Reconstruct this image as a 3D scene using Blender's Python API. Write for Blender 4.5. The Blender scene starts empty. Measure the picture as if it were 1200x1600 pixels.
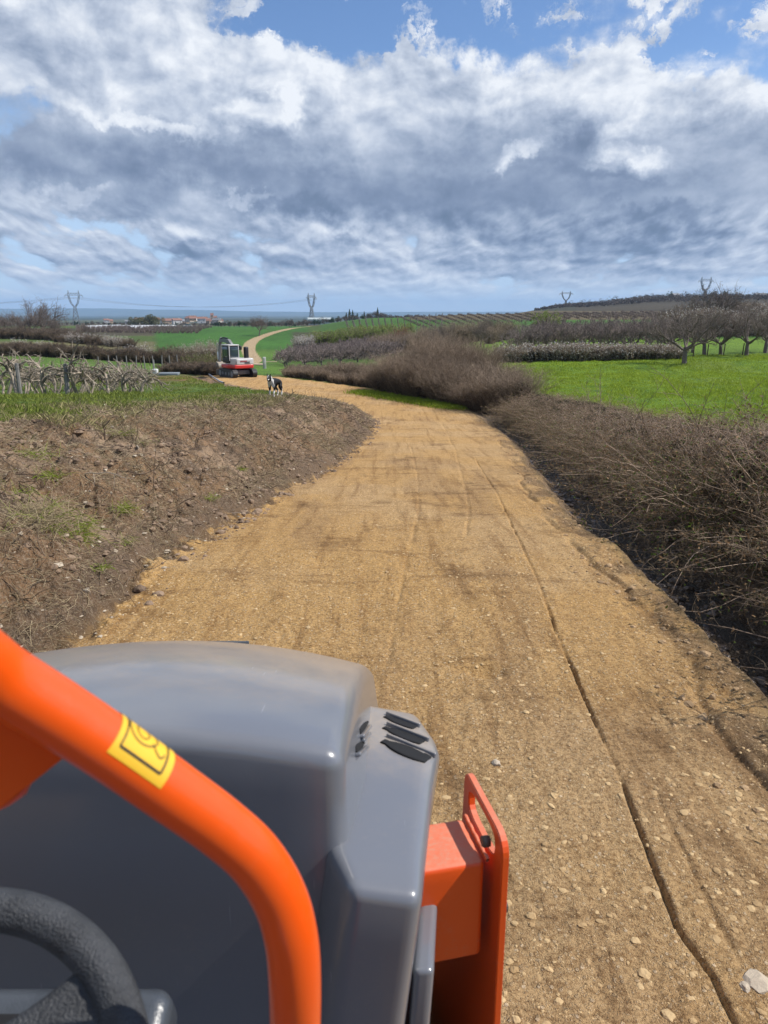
import bpy, bmesh, math, random
import numpy as np
from mathutils import Vector, Matrix
R = math.radians
rng = np.random.default_rng(7)
random.seed(7)
scene = bpy.context.scene
COL = scene.collection

# ------------------------------------------------------------------ camera
F = 1150.0; CH = 2.2
PITCH = math.atan(311.0 / F)
cp, sp = math.cos(PITCH), math.sin(PITCH)
cam_d = bpy.data.cameras.new("camera"); cam = bpy.data.objects.new("camera", cam_d); COL.objects.link(cam)
cam.location = (0, 0, CH); cam.rotation_euler = (math.pi / 2 - PITCH, 0, 0)
cam_d.sensor_fit = 'VERTICAL'; cam_d.sensor_height = 36; cam_d.sensor_width = 27
cam_d.lens = F / 1600 * 36
cam_d.clip_start = 0.02; cam_d.clip_end = 60000
cam_d.dof.use_dof = True; cam_d.dof.focus_distance = 7.0; cam_d.dof.aperture_fstop = 9.0
scene.camera = cam

def at(u, v, Y):                      # the point seen at photo pixel (u, v), Y metres ahead
    a = (u - 600) / F; b = (800 - v) / F
    t = Y / (cp + b * sp)
    return (t * a, Y, CH + t * (-sp + b * cp))

# ------------------------------------------------------------------ noise
def _h(ix, iy, s):
    n = (ix.astype(np.int64) * 374761393 + iy.astype(np.int64) * 668265263 + s * 2147483647) & 0xffffffff
    n = ((n ^ (n >> 13)) * 1274126177) & 0xffffffff
    n = (n ^ (n >> 16)) & 0xffffffff
    return n.astype(np.float64) / 0xffffffff
def vn(x, y, s=0):
    x = np.asarray(x, float); y = np.asarray(y, float)
    ix = np.floor(x); iy = np.floor(y); fx = x - ix; fy = y - iy
    fx = fx * fx * (3 - 2 * fx); fy = fy * fy * (3 - 2 * fy)
    ix = ix.astype(np.int64); iy = iy.astype(np.int64)
    a = _h(ix, iy, s); b = _h(ix + 1, iy, s); c = _h(ix, iy + 1, s); d = _h(ix + 1, iy + 1, s)
    return (a + (b - a) * fx) * (1 - fy) + (c + (d - c) * fx) * fy
def fbm(x, y, o=4, s=0, g=0.5):
    t = 0; a = 1; n = 0
    for k in range(o):
        t = t + a * vn(x * 2 ** k + 17.3 * k, y * 2 ** k - 9.1 * k, s + k); n += a; a *= g
    return t / n
def sst(a, b, x):
    t = np.clip((np.asarray(x, float) - a) / (b - a), 0, 1); return t * t * (3 - 2 * t)

# ------------------------------------------------------------------ terrain
PY = [-60, 3, 6, 10, 16, 24, 30, 40, 54]
PZ = [0.6, 0, -.06, -.42, -1.0, -1.6, -1.95, -2.12, -2.3]
TY = [60, 90, 150, 220, 300, 400, 600, 900, 1300, 2500, 6000, 14000]
TA = [-900, -600, -300, -150, 0, 150, 300, 450, 600, 1500]
TZ = {
 -900: [-2.2, -2.7, -3.0, -3.4, -3.8, -4.4, -7, -11, -14, -20, -30, -32],
 -600: [-2.2, -2.7, -3.0, -3.4, -3.8, -4.4, -7, -11, -14, -20, -30, -32],
 -300: [-2.5, -3.6, -5.2, -4.8, -3.9, -5.0, -8, -11, -14, -20, -30, -32],
 -150: [-2.6, -4.0, -6.2, -5.4, -3.9, -5.2, -8, -11, -14, -20, -30, -32],
    0: [-2.5, -3.3, -4.5, -3.6, -1.8, -0.3, -3, -9, -14, -20, -30, -32],
  150: [-2.1, -2.3, -2.6, -1.5, 0.2, 1.5, 0, -3, -14, -20, -30, -32],
  300: [-1.9, -1.7, -1.2, 0.2, 1.4, 2.3, 5, 10.5, 5, -20, -30, -32],
  450: [-1.7, -1.4, -0.7, 0.5, 1.6, 3.0, 8, 17, 10, -20, -30, -32],
  600: [-1.5, -1.2, -0.3, 0.8, 2.0, 4.5, 10, 18, 14, -20, -30, -32],
 1500: [-1.5, -1.2, -0.3, 0.8, 2.0, 4.5, 10, 18, 14, -20, -30, -32],
}
AY = np.array(PY + TY, float)
def _smooth(xs, ys, xq):              # monotone-ish cubic (finite-difference hermite)
    xs = np.asarray(xs, float); ys = np.asarray(ys, float)
    d = np.diff(ys) / np.diff(xs); m = np.zeros_like(ys)
    m[1:-1] = np.where(d[1:] * d[:-1] > 0, 2 * d[1:] * d[:-1] / (d[1:] + d[:-1] + 1e-12), 0)
    m[0] = d[0]; m[-1] = d[-1]
    xq = np.clip(xq, xs[0], xs[-1]); i = np.clip(np.searchsorted(xs, xq) - 1, 0, len(xs) - 2)
    h = xs[i + 1] - xs[i]; t = (xq - xs[i]) / h
    return ((2*t**3-3*t**2+1)*ys[i] + (t**3-2*t**2+t)*h*m[i] + (-2*t**3+3*t**2)*ys[i+1] + (t**3-t**2)*h*m[i+1])
def T(x, y):
    x = np.atleast_1d(np.asarray(x, float)); y = np.atleast_1d(np.asarray(y, float))
    x, y = np.broadcast_arrays(x, y)
    a = np.clip(1191 * x / np.maximum(y, 20), -899.9, 1499.9)
    ta = np.array(TA, float); i = np.clip(np.searchsorted(ta, a) - 1, 0, len(ta) - 2)
    t = (a - ta[i]) / (ta[i + 1] - ta[i]); t = t * t * (3 - 2 * t)
    cols = np.stack([_smooth(AY, PZ + TZ[k], y) for k in TA])
    z0 = np.take_along_axis(cols, i[None], 0)[0]; z1 = np.take_along_axis(cols, (i + 1)[None], 0)[0]
    return z0 + (z1 - z0) * t
def gp(u, v, off=0.0, y0=2.0, y1=9000):   # where the ray through a photo pixel meets the base terrain
    Y = y0
    while Y < y1:
        p = at(u, v, Y)
        if p[2] <= float(T(p[0], p[1])[0]) + off: return p
        Y *= 1.01
    return at(u, v, y1)

far_path = [gp(395, 562, y0=60), gp(388, 545, y0=60), gp(399, 531, y0=60), gp(424, 521, y0=60), gp(452, 514, y0=60), gp(486, 509.5, y0=60)]
CL = [(-.15, -60, 2.2), (-.1, -3, 2.2), (.02, 4.5, 2.2), (.22, 8.5, 2.15), (.42, 10.5, 2.1), (1.05, 16, 2.1), (1.6, 22, 2.15), (1.75, 27, 2.15),
      (1.45, 32.3, 2.4), (.4, 36.6, 2.8), (-2.0, 41.0, 3.0), (-5.4, 46.2, 3.1), (-9.2, 52.3, 2.7), (-12.2, 59, 2.1), (-14.6, 69, 1.7)]
CL += [(p[0], p[1], 1.5) for p in far_path]
print('far path', [(round(p[0]), round(p[1])) for p in far_path])
def _catmull(P, n=8):
    P = [np.array(p, float) for p in P]; out = []
    Q = [2*P[0]-P[1]] + P + [2*P[-1]-P[-2]]
    for k in range(1, len(Q) - 2):
        for j in range(n):
            t = j / n
            out.append(0.5*((2*Q[k]) + (Q[k+1]-Q[k-1])*t + (2*Q[k-1]-5*Q[k]+4*Q[k+1]-Q[k+2])*t*t + (3*Q[k]-Q[k-1]-3*Q[k+1]+Q[k+2])*t**3))
    out.append(P[-1]); return np.array(out)
CLS = _catmull(CL)
def line_dist(x, y, L, w=None):       # signed distance (right positive), parameter station y, interpolated third value
    best = np.full(x.shape, 1e9); sd = np.zeros(x.shape); val = np.zeros(x.shape); st = np.zeros(x.shape)
    acc = 0
    for k in range(len(L) - 1):
        ax, ay = L[k][:2]; bx, by = L[k+1][:2]; dx, dy = bx-ax, by-ay; l2 = dx*dx+dy*dy + 1e-12; l = math.sqrt(l2)
        t = np.clip(((x-ax)*dx + (y-ay)*dy) / l2, 0, 1)
        ex = x - ax - t*dx; ey = y - ay - t*dy; d = np.hypot(ex, ey)
        s = np.sign(dy*ex - dx*ey); m = d < best
        best = np.where(m, d, best); sd = np.where(m, d*s, sd); st = np.where(m, acc + t*l, st)
        if len(L[k]) > 2: val = np.where(m, L[k][2] + (L[k+1][2]-L[k][2])*t, val)
        acc += l
    return sd, val, st
# the long seam a drum edge left in the fresh surface, and a fainter second one
seam1 = [gp(u, v)[:2] for u, v in [(742, 715), (775, 770), (812, 845), (848, 925), (868, 985), (893, 1045), (928, 1130), (975, 1240), (1015, 1340), (1060, 1455), (1108, 1580)]]
seam1 += [(seam1[-1][0] - .02, 1.0)]
seam2 = [gp(u, v)[:2] for u, v in [(1000, 1190), (1035, 1270), (1075, 1350), (1120, 1440), (1165, 1530), (1200, 1600)]]
seam3 = [gp(u, v)[:2] for u, v in [(640, 690), (652, 740), (654, 800), (640, 860), (625, 930), (612, 1010), (600, 1060)]]
seam4 = [gp(u, v)[:2] for u, v in [(690, 660), (712, 705), (726, 760), (733, 800), (728, 840)]]
hollows = [(gp(762, 1048), .16, .07), (gp(612, 832), .35, .018), (gp(655, 885), .3, .015), (gp(745, 735), .4, .02), (gp(520, 880), .25, .02)]

def H(x, y, detail=True):
    x, y = np.broadcast_arrays(np.asarray(x, float), np.asarray(y, float)); x = np.atleast_1d(x).astype(float); y = np.atleast_1d(y).astype(float)
    base = T(x, y).copy()
    near = y < 420
    out = {k: np.zeros(x.shape) for k in ('road', 'bank', 'mud', 'dr', 'dl')}
    if not near.any(): return base, out
    X = x[near]; Yn = y[near]; z = base[near]
    sd, hw, st = line_dist(X, Yn, CLS)
    wob = (fbm(X*.9, Yn*.9, 3, 5) - .5)
    fade = 1 - sst(58, 75, Yn)
    dl = -sd - hw + wob*.5*fade                 # distance left of the left edge
    dr = sd - hw + wob*.25*fade
    hb = np.interp(Yn, [-5, 0, 8, 14, 22, 27, 32, 38, 46, 56], [1.3, 1.3, 1.22, 1.25, 1.22, .98, .62, .32, .12, 0.0])
    wb = np.interp(Yn, [0, 8, 14, 22, 28, 34, 45], [3.1, 3.0, 2.7, 2.5, 2.4, 1.6, 1.1])
    lb = dl / wb + (fbm(X*.7, Yn*.7, 3, 11)-.5)*.35*sst(0,.5,dl)
    prof = np.interp(lb, [0, .06, .35, .7, 1.0, 1.5, 3], [0, .17, .62, .92, 1.02, 1.03, 1.0])
    z = z + hb * prof
    # right side : a little berm, the ditch, the slope under the hedge
    fo = np.interp(Yn, [0, 10, 20, 30, 45, 60], [.05, .12, .25, .5, .5, 0])
    dep = np.interp(Yn, [-5, 6, 14, 26, 32], [.50, .46, .40, .3, .1])*fade
    rp = np.interp(dr, [-.35, -.12, .05, .25, .55, .95, 1.5, 2.4, 4], [0, .03, -.02, -.55, -1.0, -1.02, -.3, .1, .1])
    z = z + np.where(rp < 0, rp*dep, rp*.5*fade) + fo*sst(1.2, 3.0, dr)
    w_road = 1 - sst(-.06, .10, np.maximum(dl, dr)); 
    crest = 1.0 + (fbm(X*.5, Yn*.5, 4, 31)-.5)*.35
    w_bank = sst(-.04, .03, dl) * (1 - sst(crest*.93, crest*1.08, lb)) * (1-sst(50, 58, Yn)) 
    w_mud = sst(-.05, .12, dr) * (1 - sst(2.6, 3.4, dr)) * (1-sst(40, 50, Yn))
    if detail:
        nr = np.exp(-np.maximum(Yn-4, 0)/22)
        # road undulation + ruts
        r = (fbm(X*1.1, Yn*.35, 3, 41)-.5)*.05 + (fbm(X*6, Yn*3.5, 3, 44)-.5)*.022*nr + (fbm(X*26, Yn*22, 2, 47)-.5)*.014*nr
        z = z + r*w_road
        for sm, dpt, w, step in ((seam1, .022, .010, .010), (seam2, .009, .010, .004), (seam3, .007, .02, .003), (seam4, .009, .02, .003)):
            m = (np.abs(X) < 6) & (Yn > .8) & (Yn < 30)
            d, _, s_ = line_dist(X[m], Yn[m], sm)
            L_ = sum(math.dist(sm[i], sm[i+1]) for i in range(len(sm)-1))
            ends = sst(0, .6, s_)*(1-sst(L_-.3, L_, s_))
            d = d + (fbm(Yn[m]*1.2, X[m]*.2, 2, 52)-.5)*.022+(fbm(Yn[m]*9, X[m]*2, 2, 54)-.5)*.006
            var = .6+1.1*sst(.3, .75, fbm(Yn[m]*2.1, X[m], 3, 53))
            g = -dpt*np.exp(-(d/(w*(1+Yn[m]*.03)))**2)*var + step*sst(0, .03, d)*np.exp(-np.maximum(d, 0)/.5)
            z[m] += g*ends*w_road[m]
        for (hx, hy, _), rad, dp in hollows:
            rr = np.hypot((X-hx)/1.0, (Yn-hy)*1.2)/rad + (fbm(X*9, Yn*9, 2, 61)-.5)*.9
            z = z - dp*np.exp(-np.maximum(rr, 0)**2*2.2)
        # crumbly shoulder at the right edge
        z = z + sst(-.45, -.15, dr)*(1-sst(.5, .9, dr))*fade*((fbm(X*4, Yn*2.5, 4, 71)-.5)*.14*nr - .012)
        crk = np.exp(-((dr+.30+(fbm(Yn*1.5, X*0+3, 3, 73)-.5)*.2)/.035)**2)*sst(.42, .55, fbm(Yn*.8, X*0+1, 2, 75))
        z = z - crk*.035*(Yn < 22)
        # bank lumps
        bl = (np.abs(fbm(X*1.6, Yn*1.6, 4, 81, .6)-.5)*-.40 + (fbm(X*5, Yn*5, 4, 85, .65)-.5)*.26 + (fbm(X*19, Yn*19, 3, 89, .6)-.5)*.06*nr)
        z = z + bl*w_bank*np.clip(dl*2.5, .15, 1)
        z = z + (fbm(X*3.5, Yn*3.5, 4, 95, .6)-.5)*.24*w_mud*sst(.1, .4, dr)
        # grass land lumps
        wg = (1-w_road)*(1-w_bank)*(1-w_mud)
        z = z + wg*((fbm(X*.5, Yn*.5, 3, 101)-.5)*.22 + (fbm(X*3.3, Yn*3.3, 3, 103)-.5)*.10)*np.interp(Yn, [0, 60, 150], [1, 1, .3])
        # clods thrown up along the toe of the bank
        tc = sst(-.3, 0, dl)*(1-sst(.1, .5, dl))*(1-sst(34, 40, Yn))
        z = z + tc*np.maximum(fbm(X*8, Yn*8, 3, 111)-.46, 0)*.22*nr
    out['road'][near] = w_road; out['bank'][near] = w_bank; out['mud'][near] = w_mud
    out['dr'][near] = dr; out['dl'][near] = dl
    base[near] = z
    return base, out
GRID = {}
def hzs(x, y):                        # height of the built ground sheet (bilinear in its own grid)
    if not GRID: return H(x, y, True)[0]
    x = np.asarray(x, float); y = np.asarray(y, float); ys, gc, Z = GRID['ys'], GRID['g'], GRID['Z']
    i = np.clip(np.searchsorted(ys, y)-1, 0, len(ys)-2); f = np.clip((y-ys[i])/(ys[i+1]-ys[i]), 0, 1)
    gx = x/np.where(y < 0, 4, .62*np.maximum(y, 0)+3.2); j = np.clip(np.searchsorted(gc, gx)-1, 0, len(gc)-2); h = np.clip((gx-gc[j])/(gc[j+1]-gc[j]), 0, 1)
    return (Z[i, j]*(1-h)+Z[i, j+1]*h)*(1-f)+(Z[i+1, j]*(1-h)+Z[i+1, j+1]*h)*f
def hz(x, y):
    return float(hzs(np.array([x]), np.array([y]))[0])

# ------------------------------------------------------------------ objects & tags
def tag(o, label=None, cat=None, group=None, kind=None):
    if label: o['label'] = label
    if cat: o['category'] = cat
    if group: o['group'] = group
    if kind: o['kind'] = kind
    return o
def empty(name, loc=(0, 0, 0), rz=0, label=None, cat=None, group=None):
    o = bpy.data.objects.new(name, None); COL.objects.link(o); o.location = loc; o.rotation_euler = (0, 0, rz)
    o.empty_display_size = .2
    return tag(o, label, cat, group)
def link(name, me, parent=None, mats=()):
    o = bpy.data.objects.new(name, me); COL.objects.link(o)
    for m in mats:
        if me.materials.find(m.name) < 0: me.materials.append(m)
    if parent: o.parent = parent
    return o
def np_mesh(name, V, Fq, smooth=False, mat_idx=None, attrs=None):
    me = bpy.data.meshes.new(name)
    V = np.ascontiguousarray(V, dtype=np.float32)
    me.vertices.add(len(V)); me.vertices.foreach_set('co', V.ravel())
    if isinstance(Fq, np.ndarray): Fs = [Fq]
    else: Fs = [f for f in Fq if len(f)]
    idx = np.concatenate([f.ravel() for f in Fs]); tot = np.concatenate([np.full(len(f), f.shape[1]) for f in Fs])
    me.loops.add(len(idx)); me.loops.foreach_set('vertex_index', idx.astype(np.int32))
    st = np.concatenate([[0], np.cumsum(tot)[:-1]])
    me.polygons.add(len(tot)); me.polygons.foreach_set('loop_start', st.astype(np.int32))
    me.polygons.foreach_set('use_smooth', np.full(len(tot), smooth))
    if mat_idx is not None: me.polygons.foreach_set('material_index', np.asarray(mat_idx, np.int32))
    for k, (dt, arr) in (attrs or {}).items():
        a = me.attributes.new(k, dt, 'POINT')
        a.data.foreach_set('color' if dt == 'FLOAT_COLOR' else 'value', np.ascontiguousarray(arr, np.float32).ravel())
    me.update(calc_edges=True)
    return me

# ------------------------------------------------------------------ node helpers
class NT:
    def __init__(s, tree): s.t = tree; s.n = tree.nodes; s.l = tree.links
    def node(s, ty, **kw):
        n = s.n.new(ty)
        for k, v in kw.items():
            if k == 'ins':
                for a, b in v.items():
                    s.put(n.inputs[a], b)
            else: setattr(n, k, v)
        return n
    def put(s, sock, v):
        if hasattr(v, 'is_output') or isinstance(v, bpy.types.NodeSocket): s.l.new(v, sock)
        else:
            if isinstance(v, (tuple, list)) and sock.type == 'RGBA' and len(v) == 3: v = (*v, 1)
            sock.default_value = v
    def math(s, op, a, b=0.0, c=0.0, clamp=False):
        n = s.n.new('ShaderNodeMath'); n.operation = op; n.use_clamp = clamp
        s.put(n.inputs[0], a)
        if op not in ('SQRT', 'EXPONENT', 'ABSOLUTE', 'SINE', 'COSINE', 'ARCSINE'): s.put(n.inputs[1], b)
        if op in ('MULTIPLY_ADD', 'COMPARE'): s.put(n.inputs[2], c)
        return n.outputs[0]
    def mix(s, f, a, b, blend='MIX'):
        n = s.n.new('ShaderNodeMix'); n.data_type = 'RGBA'; n.blend_type = blend; n.clamp_factor = True
        s.put(n.inputs[0], f); s.put(n.inputs[6], a); s.put(n.inputs[7], b); return n.outputs[2]
    def ramp(s, f, a, b, lo=0.0, hi=1.0, smooth=True):
        n = s.n.new('ShaderNodeMapRange'); n.interpolation_type = 'SMOOTHSTEP' if smooth else 'LINEAR'
        s.put(n.inputs[0], f); n.inputs[1].default_value = a; n.inputs[2].default_value = b
        n.inputs[3].default_value = lo; n.inputs[4].default_value = hi; return n.outputs[0]
    def noise(s, vec, scale, detail=4, rough=.55, dist=0.0, dim='3D'):
        n = s.n.new('ShaderNodeTexNoise'); n.noise_dimensions = dim
        if vec is not None: s.put(n.inputs['Vector'], vec)
        n.inputs['Scale'].default_value = scale; n.inputs['Detail'].default_value = detail
        n.inputs['Roughness'].default_value = rough; n.inputs['Distortion'].default_value = dist
        return n.outputs[0]
    def bump(s, h, strength=.5, dist=.01, prev=None):
        n = s.n.new('ShaderNodeBump'); n.inputs['Strength'].default_value = strength; n.inputs['Distance'].default_value = dist
        s.put(n.inputs['Height'], h)
        if prev is not None: s.l.new(prev, n.inputs['Normal'])
        return n.outputs[0]
    def attr(s, name):
        n = s.n.new('ShaderNodeAttribute'); n.attribute_name = name; return n
def new_mat(name):
    m = bpy.data.materials.new(name); m.use_nodes = True; nt = NT(m.node_tree)
    b = m.node_tree.nodes['Principled BSDF']
    return m, nt, b
def simple(name, col, rough=.6, metal=0.0, var=.12, scale=20, bump=0.0, bscale=60, col2=None, spec=.5, coat=0.0):
    m, nt, b = new_mat(name)
    tc = nt.node('ShaderNodeTexCoord').outputs['Object']
    n = nt.noise(tc, scale, 4)
    c2 = col2 or tuple(max(0, c*(1-var*2)) for c in col)
    nt.put(b.inputs['Base Color'], nt.mix(nt.ramp(n, .35, .65), c2, col))
    b.inputs['Roughness'].default_value = rough; b.inputs['Metallic'].default_value = metal
    b.inputs['Specular IOR Level'].default_value = spec; b.inputs['Coat Weight'].default_value = coat
    if bump: nt.put(b.inputs['Normal'], nt.bump(nt.noise(tc, bscale, 3), bump, .004))
    return m

# ------------------------------------------------------------------ ground sheet
def cover_colors(x, y, W):
    n = len(x)
    C = np.tile(np.array([.085, .16, .022]), (n, 1))
    def put(w, c):
        w = np.clip(w, 0, 1)[:, None]; C[:] = C*(1-w) + np.array(c)*w
    big = fbm(x*.11, y*.11, 4, 201)
    # near fields : patches of paler and dry grass
    left = x < 0
    put((~left)*1.0, (.165, .265, .020))
    put(left*(y < 60)*.8, (.125, .18, .030))
    put(left*(y < 60)*sst(.48, .68, fbm(x*.35, y*.35, 4, 203)), (.19, .17, .075))
    put((~left)*sst(.5, .75, fbm(x*.3, y*.12, 4, 205))*.6, (.20, .235, .04))
    put((~left)*sst(.55, .8, fbm(x*.8, y*.5, 4, 206))*.5, (.05, .13, .02))
    # far fields in world: worked out from what is seen where
    a = 1191*x/np.maximum(y, 1) + 600
    dropang = (CH - T(x, y))/np.maximum(y, 1)
    v = 489 + dropang*1191
    e = (fbm(x*.03, y*.03, 3, 207)-.5)*3
    far = y > 62
    def zone(a0, a1, v0, v1, c, s=6, k=1.0):
        put(far*sst(a0-s, a0+s, a+e)*(1-sst(a1-s, a1+s, a+e))*sst(v0-.5, v0+.5, v+e*.15)*(1-sst(v1-.5, v1+.5, v+e*.15))*k, c)
    put(far*1.0, (.10, .15, .03))
    zone(-2000, 560, 400, 509, (.12, .10, .06))          # brown land towards the town
    zone(560, 3000, 400, 489, (.07, .06, .04))
    zone(-2000, 300, 512, 524, (.11, .085, .06))          # bare vineyards on the left
    zone(-2000, 190, 524, 533, (.10, .14, .035))
    zone(-2000, 330, 533, 546, (.19, .16, .085))          # dry strip
    zone(-2000, 340, 546, 600, (.12, .20, .03))
    zone(240, 480, 509, 546, (.065, .17, .022))           # the wide green field the track crosses
    zone(330, 470, 546, 600, (.12, .21, .03))
    zone(455, 640, 518, 560, (.10, .09, .05))             # orchard floor
    zone(500, 700, 496, 518, (.08, .17, .022))
    zone(640, 1060, 486, 499.5, (.17, .12, .07))          # vineyard slope
    zone(760, 1060, 499.5, 540, (.075, .20, .018))        # bright winter wheat
    zone(1060, 3000, 494, 540, (.075, .19, .02))
    zone(640, 3000, 528, 590, (.165, .265, .02))
    zone(900, 3000, 400, 486, (.085, .06, .04))
    zone(1120, 3000, 474, 482, (.16, .105, .07))
    zone(1160, 3000, 484, 492, (.09, .20, .03))
    zone(-3000, 3000, 400, 497.5, (.06, .07, .05), k=1.0*1) if False else None
    vf = y > 1300
    put(vf*1.0, (.045, .06, .035)); put(vf*sst(.5, .6, fbm(x*.004, y*.0012, 3, 209))*.8, (.14, .13, .07)); 
    fs = (y > 62)*(y < 1300)
    mot = 1+fs*((fbm(x*.06, y*.03, 4, 231)-.5)*.7+(fbm(x*.5, y*.12, 3, 233)-.5)*.35-.10*(np.abs(((x*.8+y*.35) % 9)-4.5) < .35)*(y < 330))
    C[:] = C*mot[:, None]
    # bare earth where the works cut across the grass by the machine
    w = np.exp(-(((x+13)/7)**2+((y-52)/3.2)**2)**2)*(x < -9)
    put(w*1.0, (.25, .15, .075))
    # bank, mud, road
    rd = fbm(x*.6, y*.6, 4, 211); rs = fbm(x*2.2, y*.5, 4, 213)
    ed = (y < 60)*np.maximum(1-sst(.25, .7, W['dl'])*1.0, 0)*(W['dl'] > -1.5) + (y < 45)*(W['dr'] > -1.5)*(W['dr'] < 3)*1.0
    put(ed*(1-sst(.5, .9, np.where(W['dl'] > 0, W['dl'], 0))), (.22, .14, .075))
    put(W['bank'], (.225, .130, .066))
    put(W['bank']*sst(.50, .70, fbm(x*1.1, y*1.1, 4, 215)), (.33, .225, .14))
    put(W['bank']*(1-sst(.1, .55, W['dl']))*sst(.35, .6, fbm(x*2.5, y*2.5, 3, 216)), (.085, .055, .035))
    put(W['bank']*sst(.52, .66, fbm(x*1.7+4, y*1.7, 4, 218)), (.10, .062, .038))
    put(W['bank']*sst(.62, .7, fbm(x*1.3+8, y*1.3, 3, 217))*.7, (.22, .125, .055))
    put(W['mud']*sst(.15, .5, W['dr']), (.075, .055, .04))
    rc = np.where((y > 62), 1, 0)
    put(W['road'], (.55, .335, .125))
    put(W['road']*sst(.45, .7, rd)*.55, (.58, .395, .20))
    put(W['road']*sst(.52, .72, rs)*.5, (.37, .225, .10))
    put(W['road']*sst(5.5, 2.2, y)*.55 if False else W['road']*(1-sst(2.2, 6.5, y))*.4, (.42, .29, .165))
    put((y < 40)*sst(.35, .6, W['dl']/.4+.62+(fbm(x*5, y*5, 4, 223)-.5)*1.5)*(1-sst(.15, .4, W['dl']))*.9, (.135, .085, .05))
    put(W['road']*rc, (.42, .32, .19))
    cracks = sst(-.42, -.1, W['dr'])*(W['dr'] > -1)*(1-sst(.2, .5, W['dr']))*(y < 45)
    put(cracks*sst(.4, .6, fbm(x*3, y*2, 3, 219))*.7, (.20, .13, .07))
    return C

def build_ground():
    ys = [-60, -40, -25, -15, -9, -5, -2.5, -1, -.2]
    y = .5
    while y < 14000:
        ys.append(y)
        k = (CH + 0.25) / y                         # keep rows about evenly spaced in view
        y += max(.011, min(y*.05, y*y/(CH*736)*0.8 if y < 200 else y*.02))
    ys = np.array(ys + [14000.]); nc = (900 if not globals().get("QUICK") else 400)
    uu = np.linspace(-1, 1, nc); g = .62*uu + .38*uu**3
    g = np.concatenate([[-9, -5.5, -3.5, -2.4, -1.7, -1.3, -1.12], g, [1.12, 1.3, 1.7, 2.4, 3.5, 5.5, 9]])
    Wd = np.where(ys < 0, 4, .62*np.maximum(ys, 0) + 3.2)
    X = Wd[:, None]*g[None, :]; Yg = np.repeat(ys[:, None], len(g), 1)
    print('ground grid', X.shape)
    x = X.ravel(); yy = Yg.ravel()
    z, W = H(x, yy)
    GRID.update(ys=ys, g=g, Z=z.reshape(X.shape))
    C = cover_colors(x, yy, W)
    V = np.stack([x, yy, z], 1)
    nr, ncg = X.shape
    i = np.arange(nr-1)[:, None]*ncg + np.arange(ncg-1)[None, :]
    Fq = np.stack([i, i+1, i+ncg+1, i+ncg], -1).reshape(-1, 4)
    cls = np.zeros(len(x), int)
    cls[W['bank'] > .5] = 2; cls[W['mud'] > .5] = 3; cls[W['road'] > .5] = 1
    fc = cls[Fq[:, 0]]
    C4 = np.concatenate([C, np.ones((len(C), 1))], 1)
    res = {}
    for k, nm in enumerate(('ground', 'road', 'earth_bank', 'ditch')):
        f = Fq[fc == k]; used, inv = np.unique(f, return_inverse=True)
        me = np_mesh(nm, V[used], inv.reshape(f.shape), True, None, {
            'cover': ('FLOAT_COLOR', C4[used]), 'w_road': ('FLOAT', W['road'][used]), 'w_bank': ('FLOAT', np.maximum(W['bank'], W['mud'])[used])})
        o = link(nm, me, None, [M_ground]); o['kind'] = 'structure'; res[nm] = o
    return res

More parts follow.
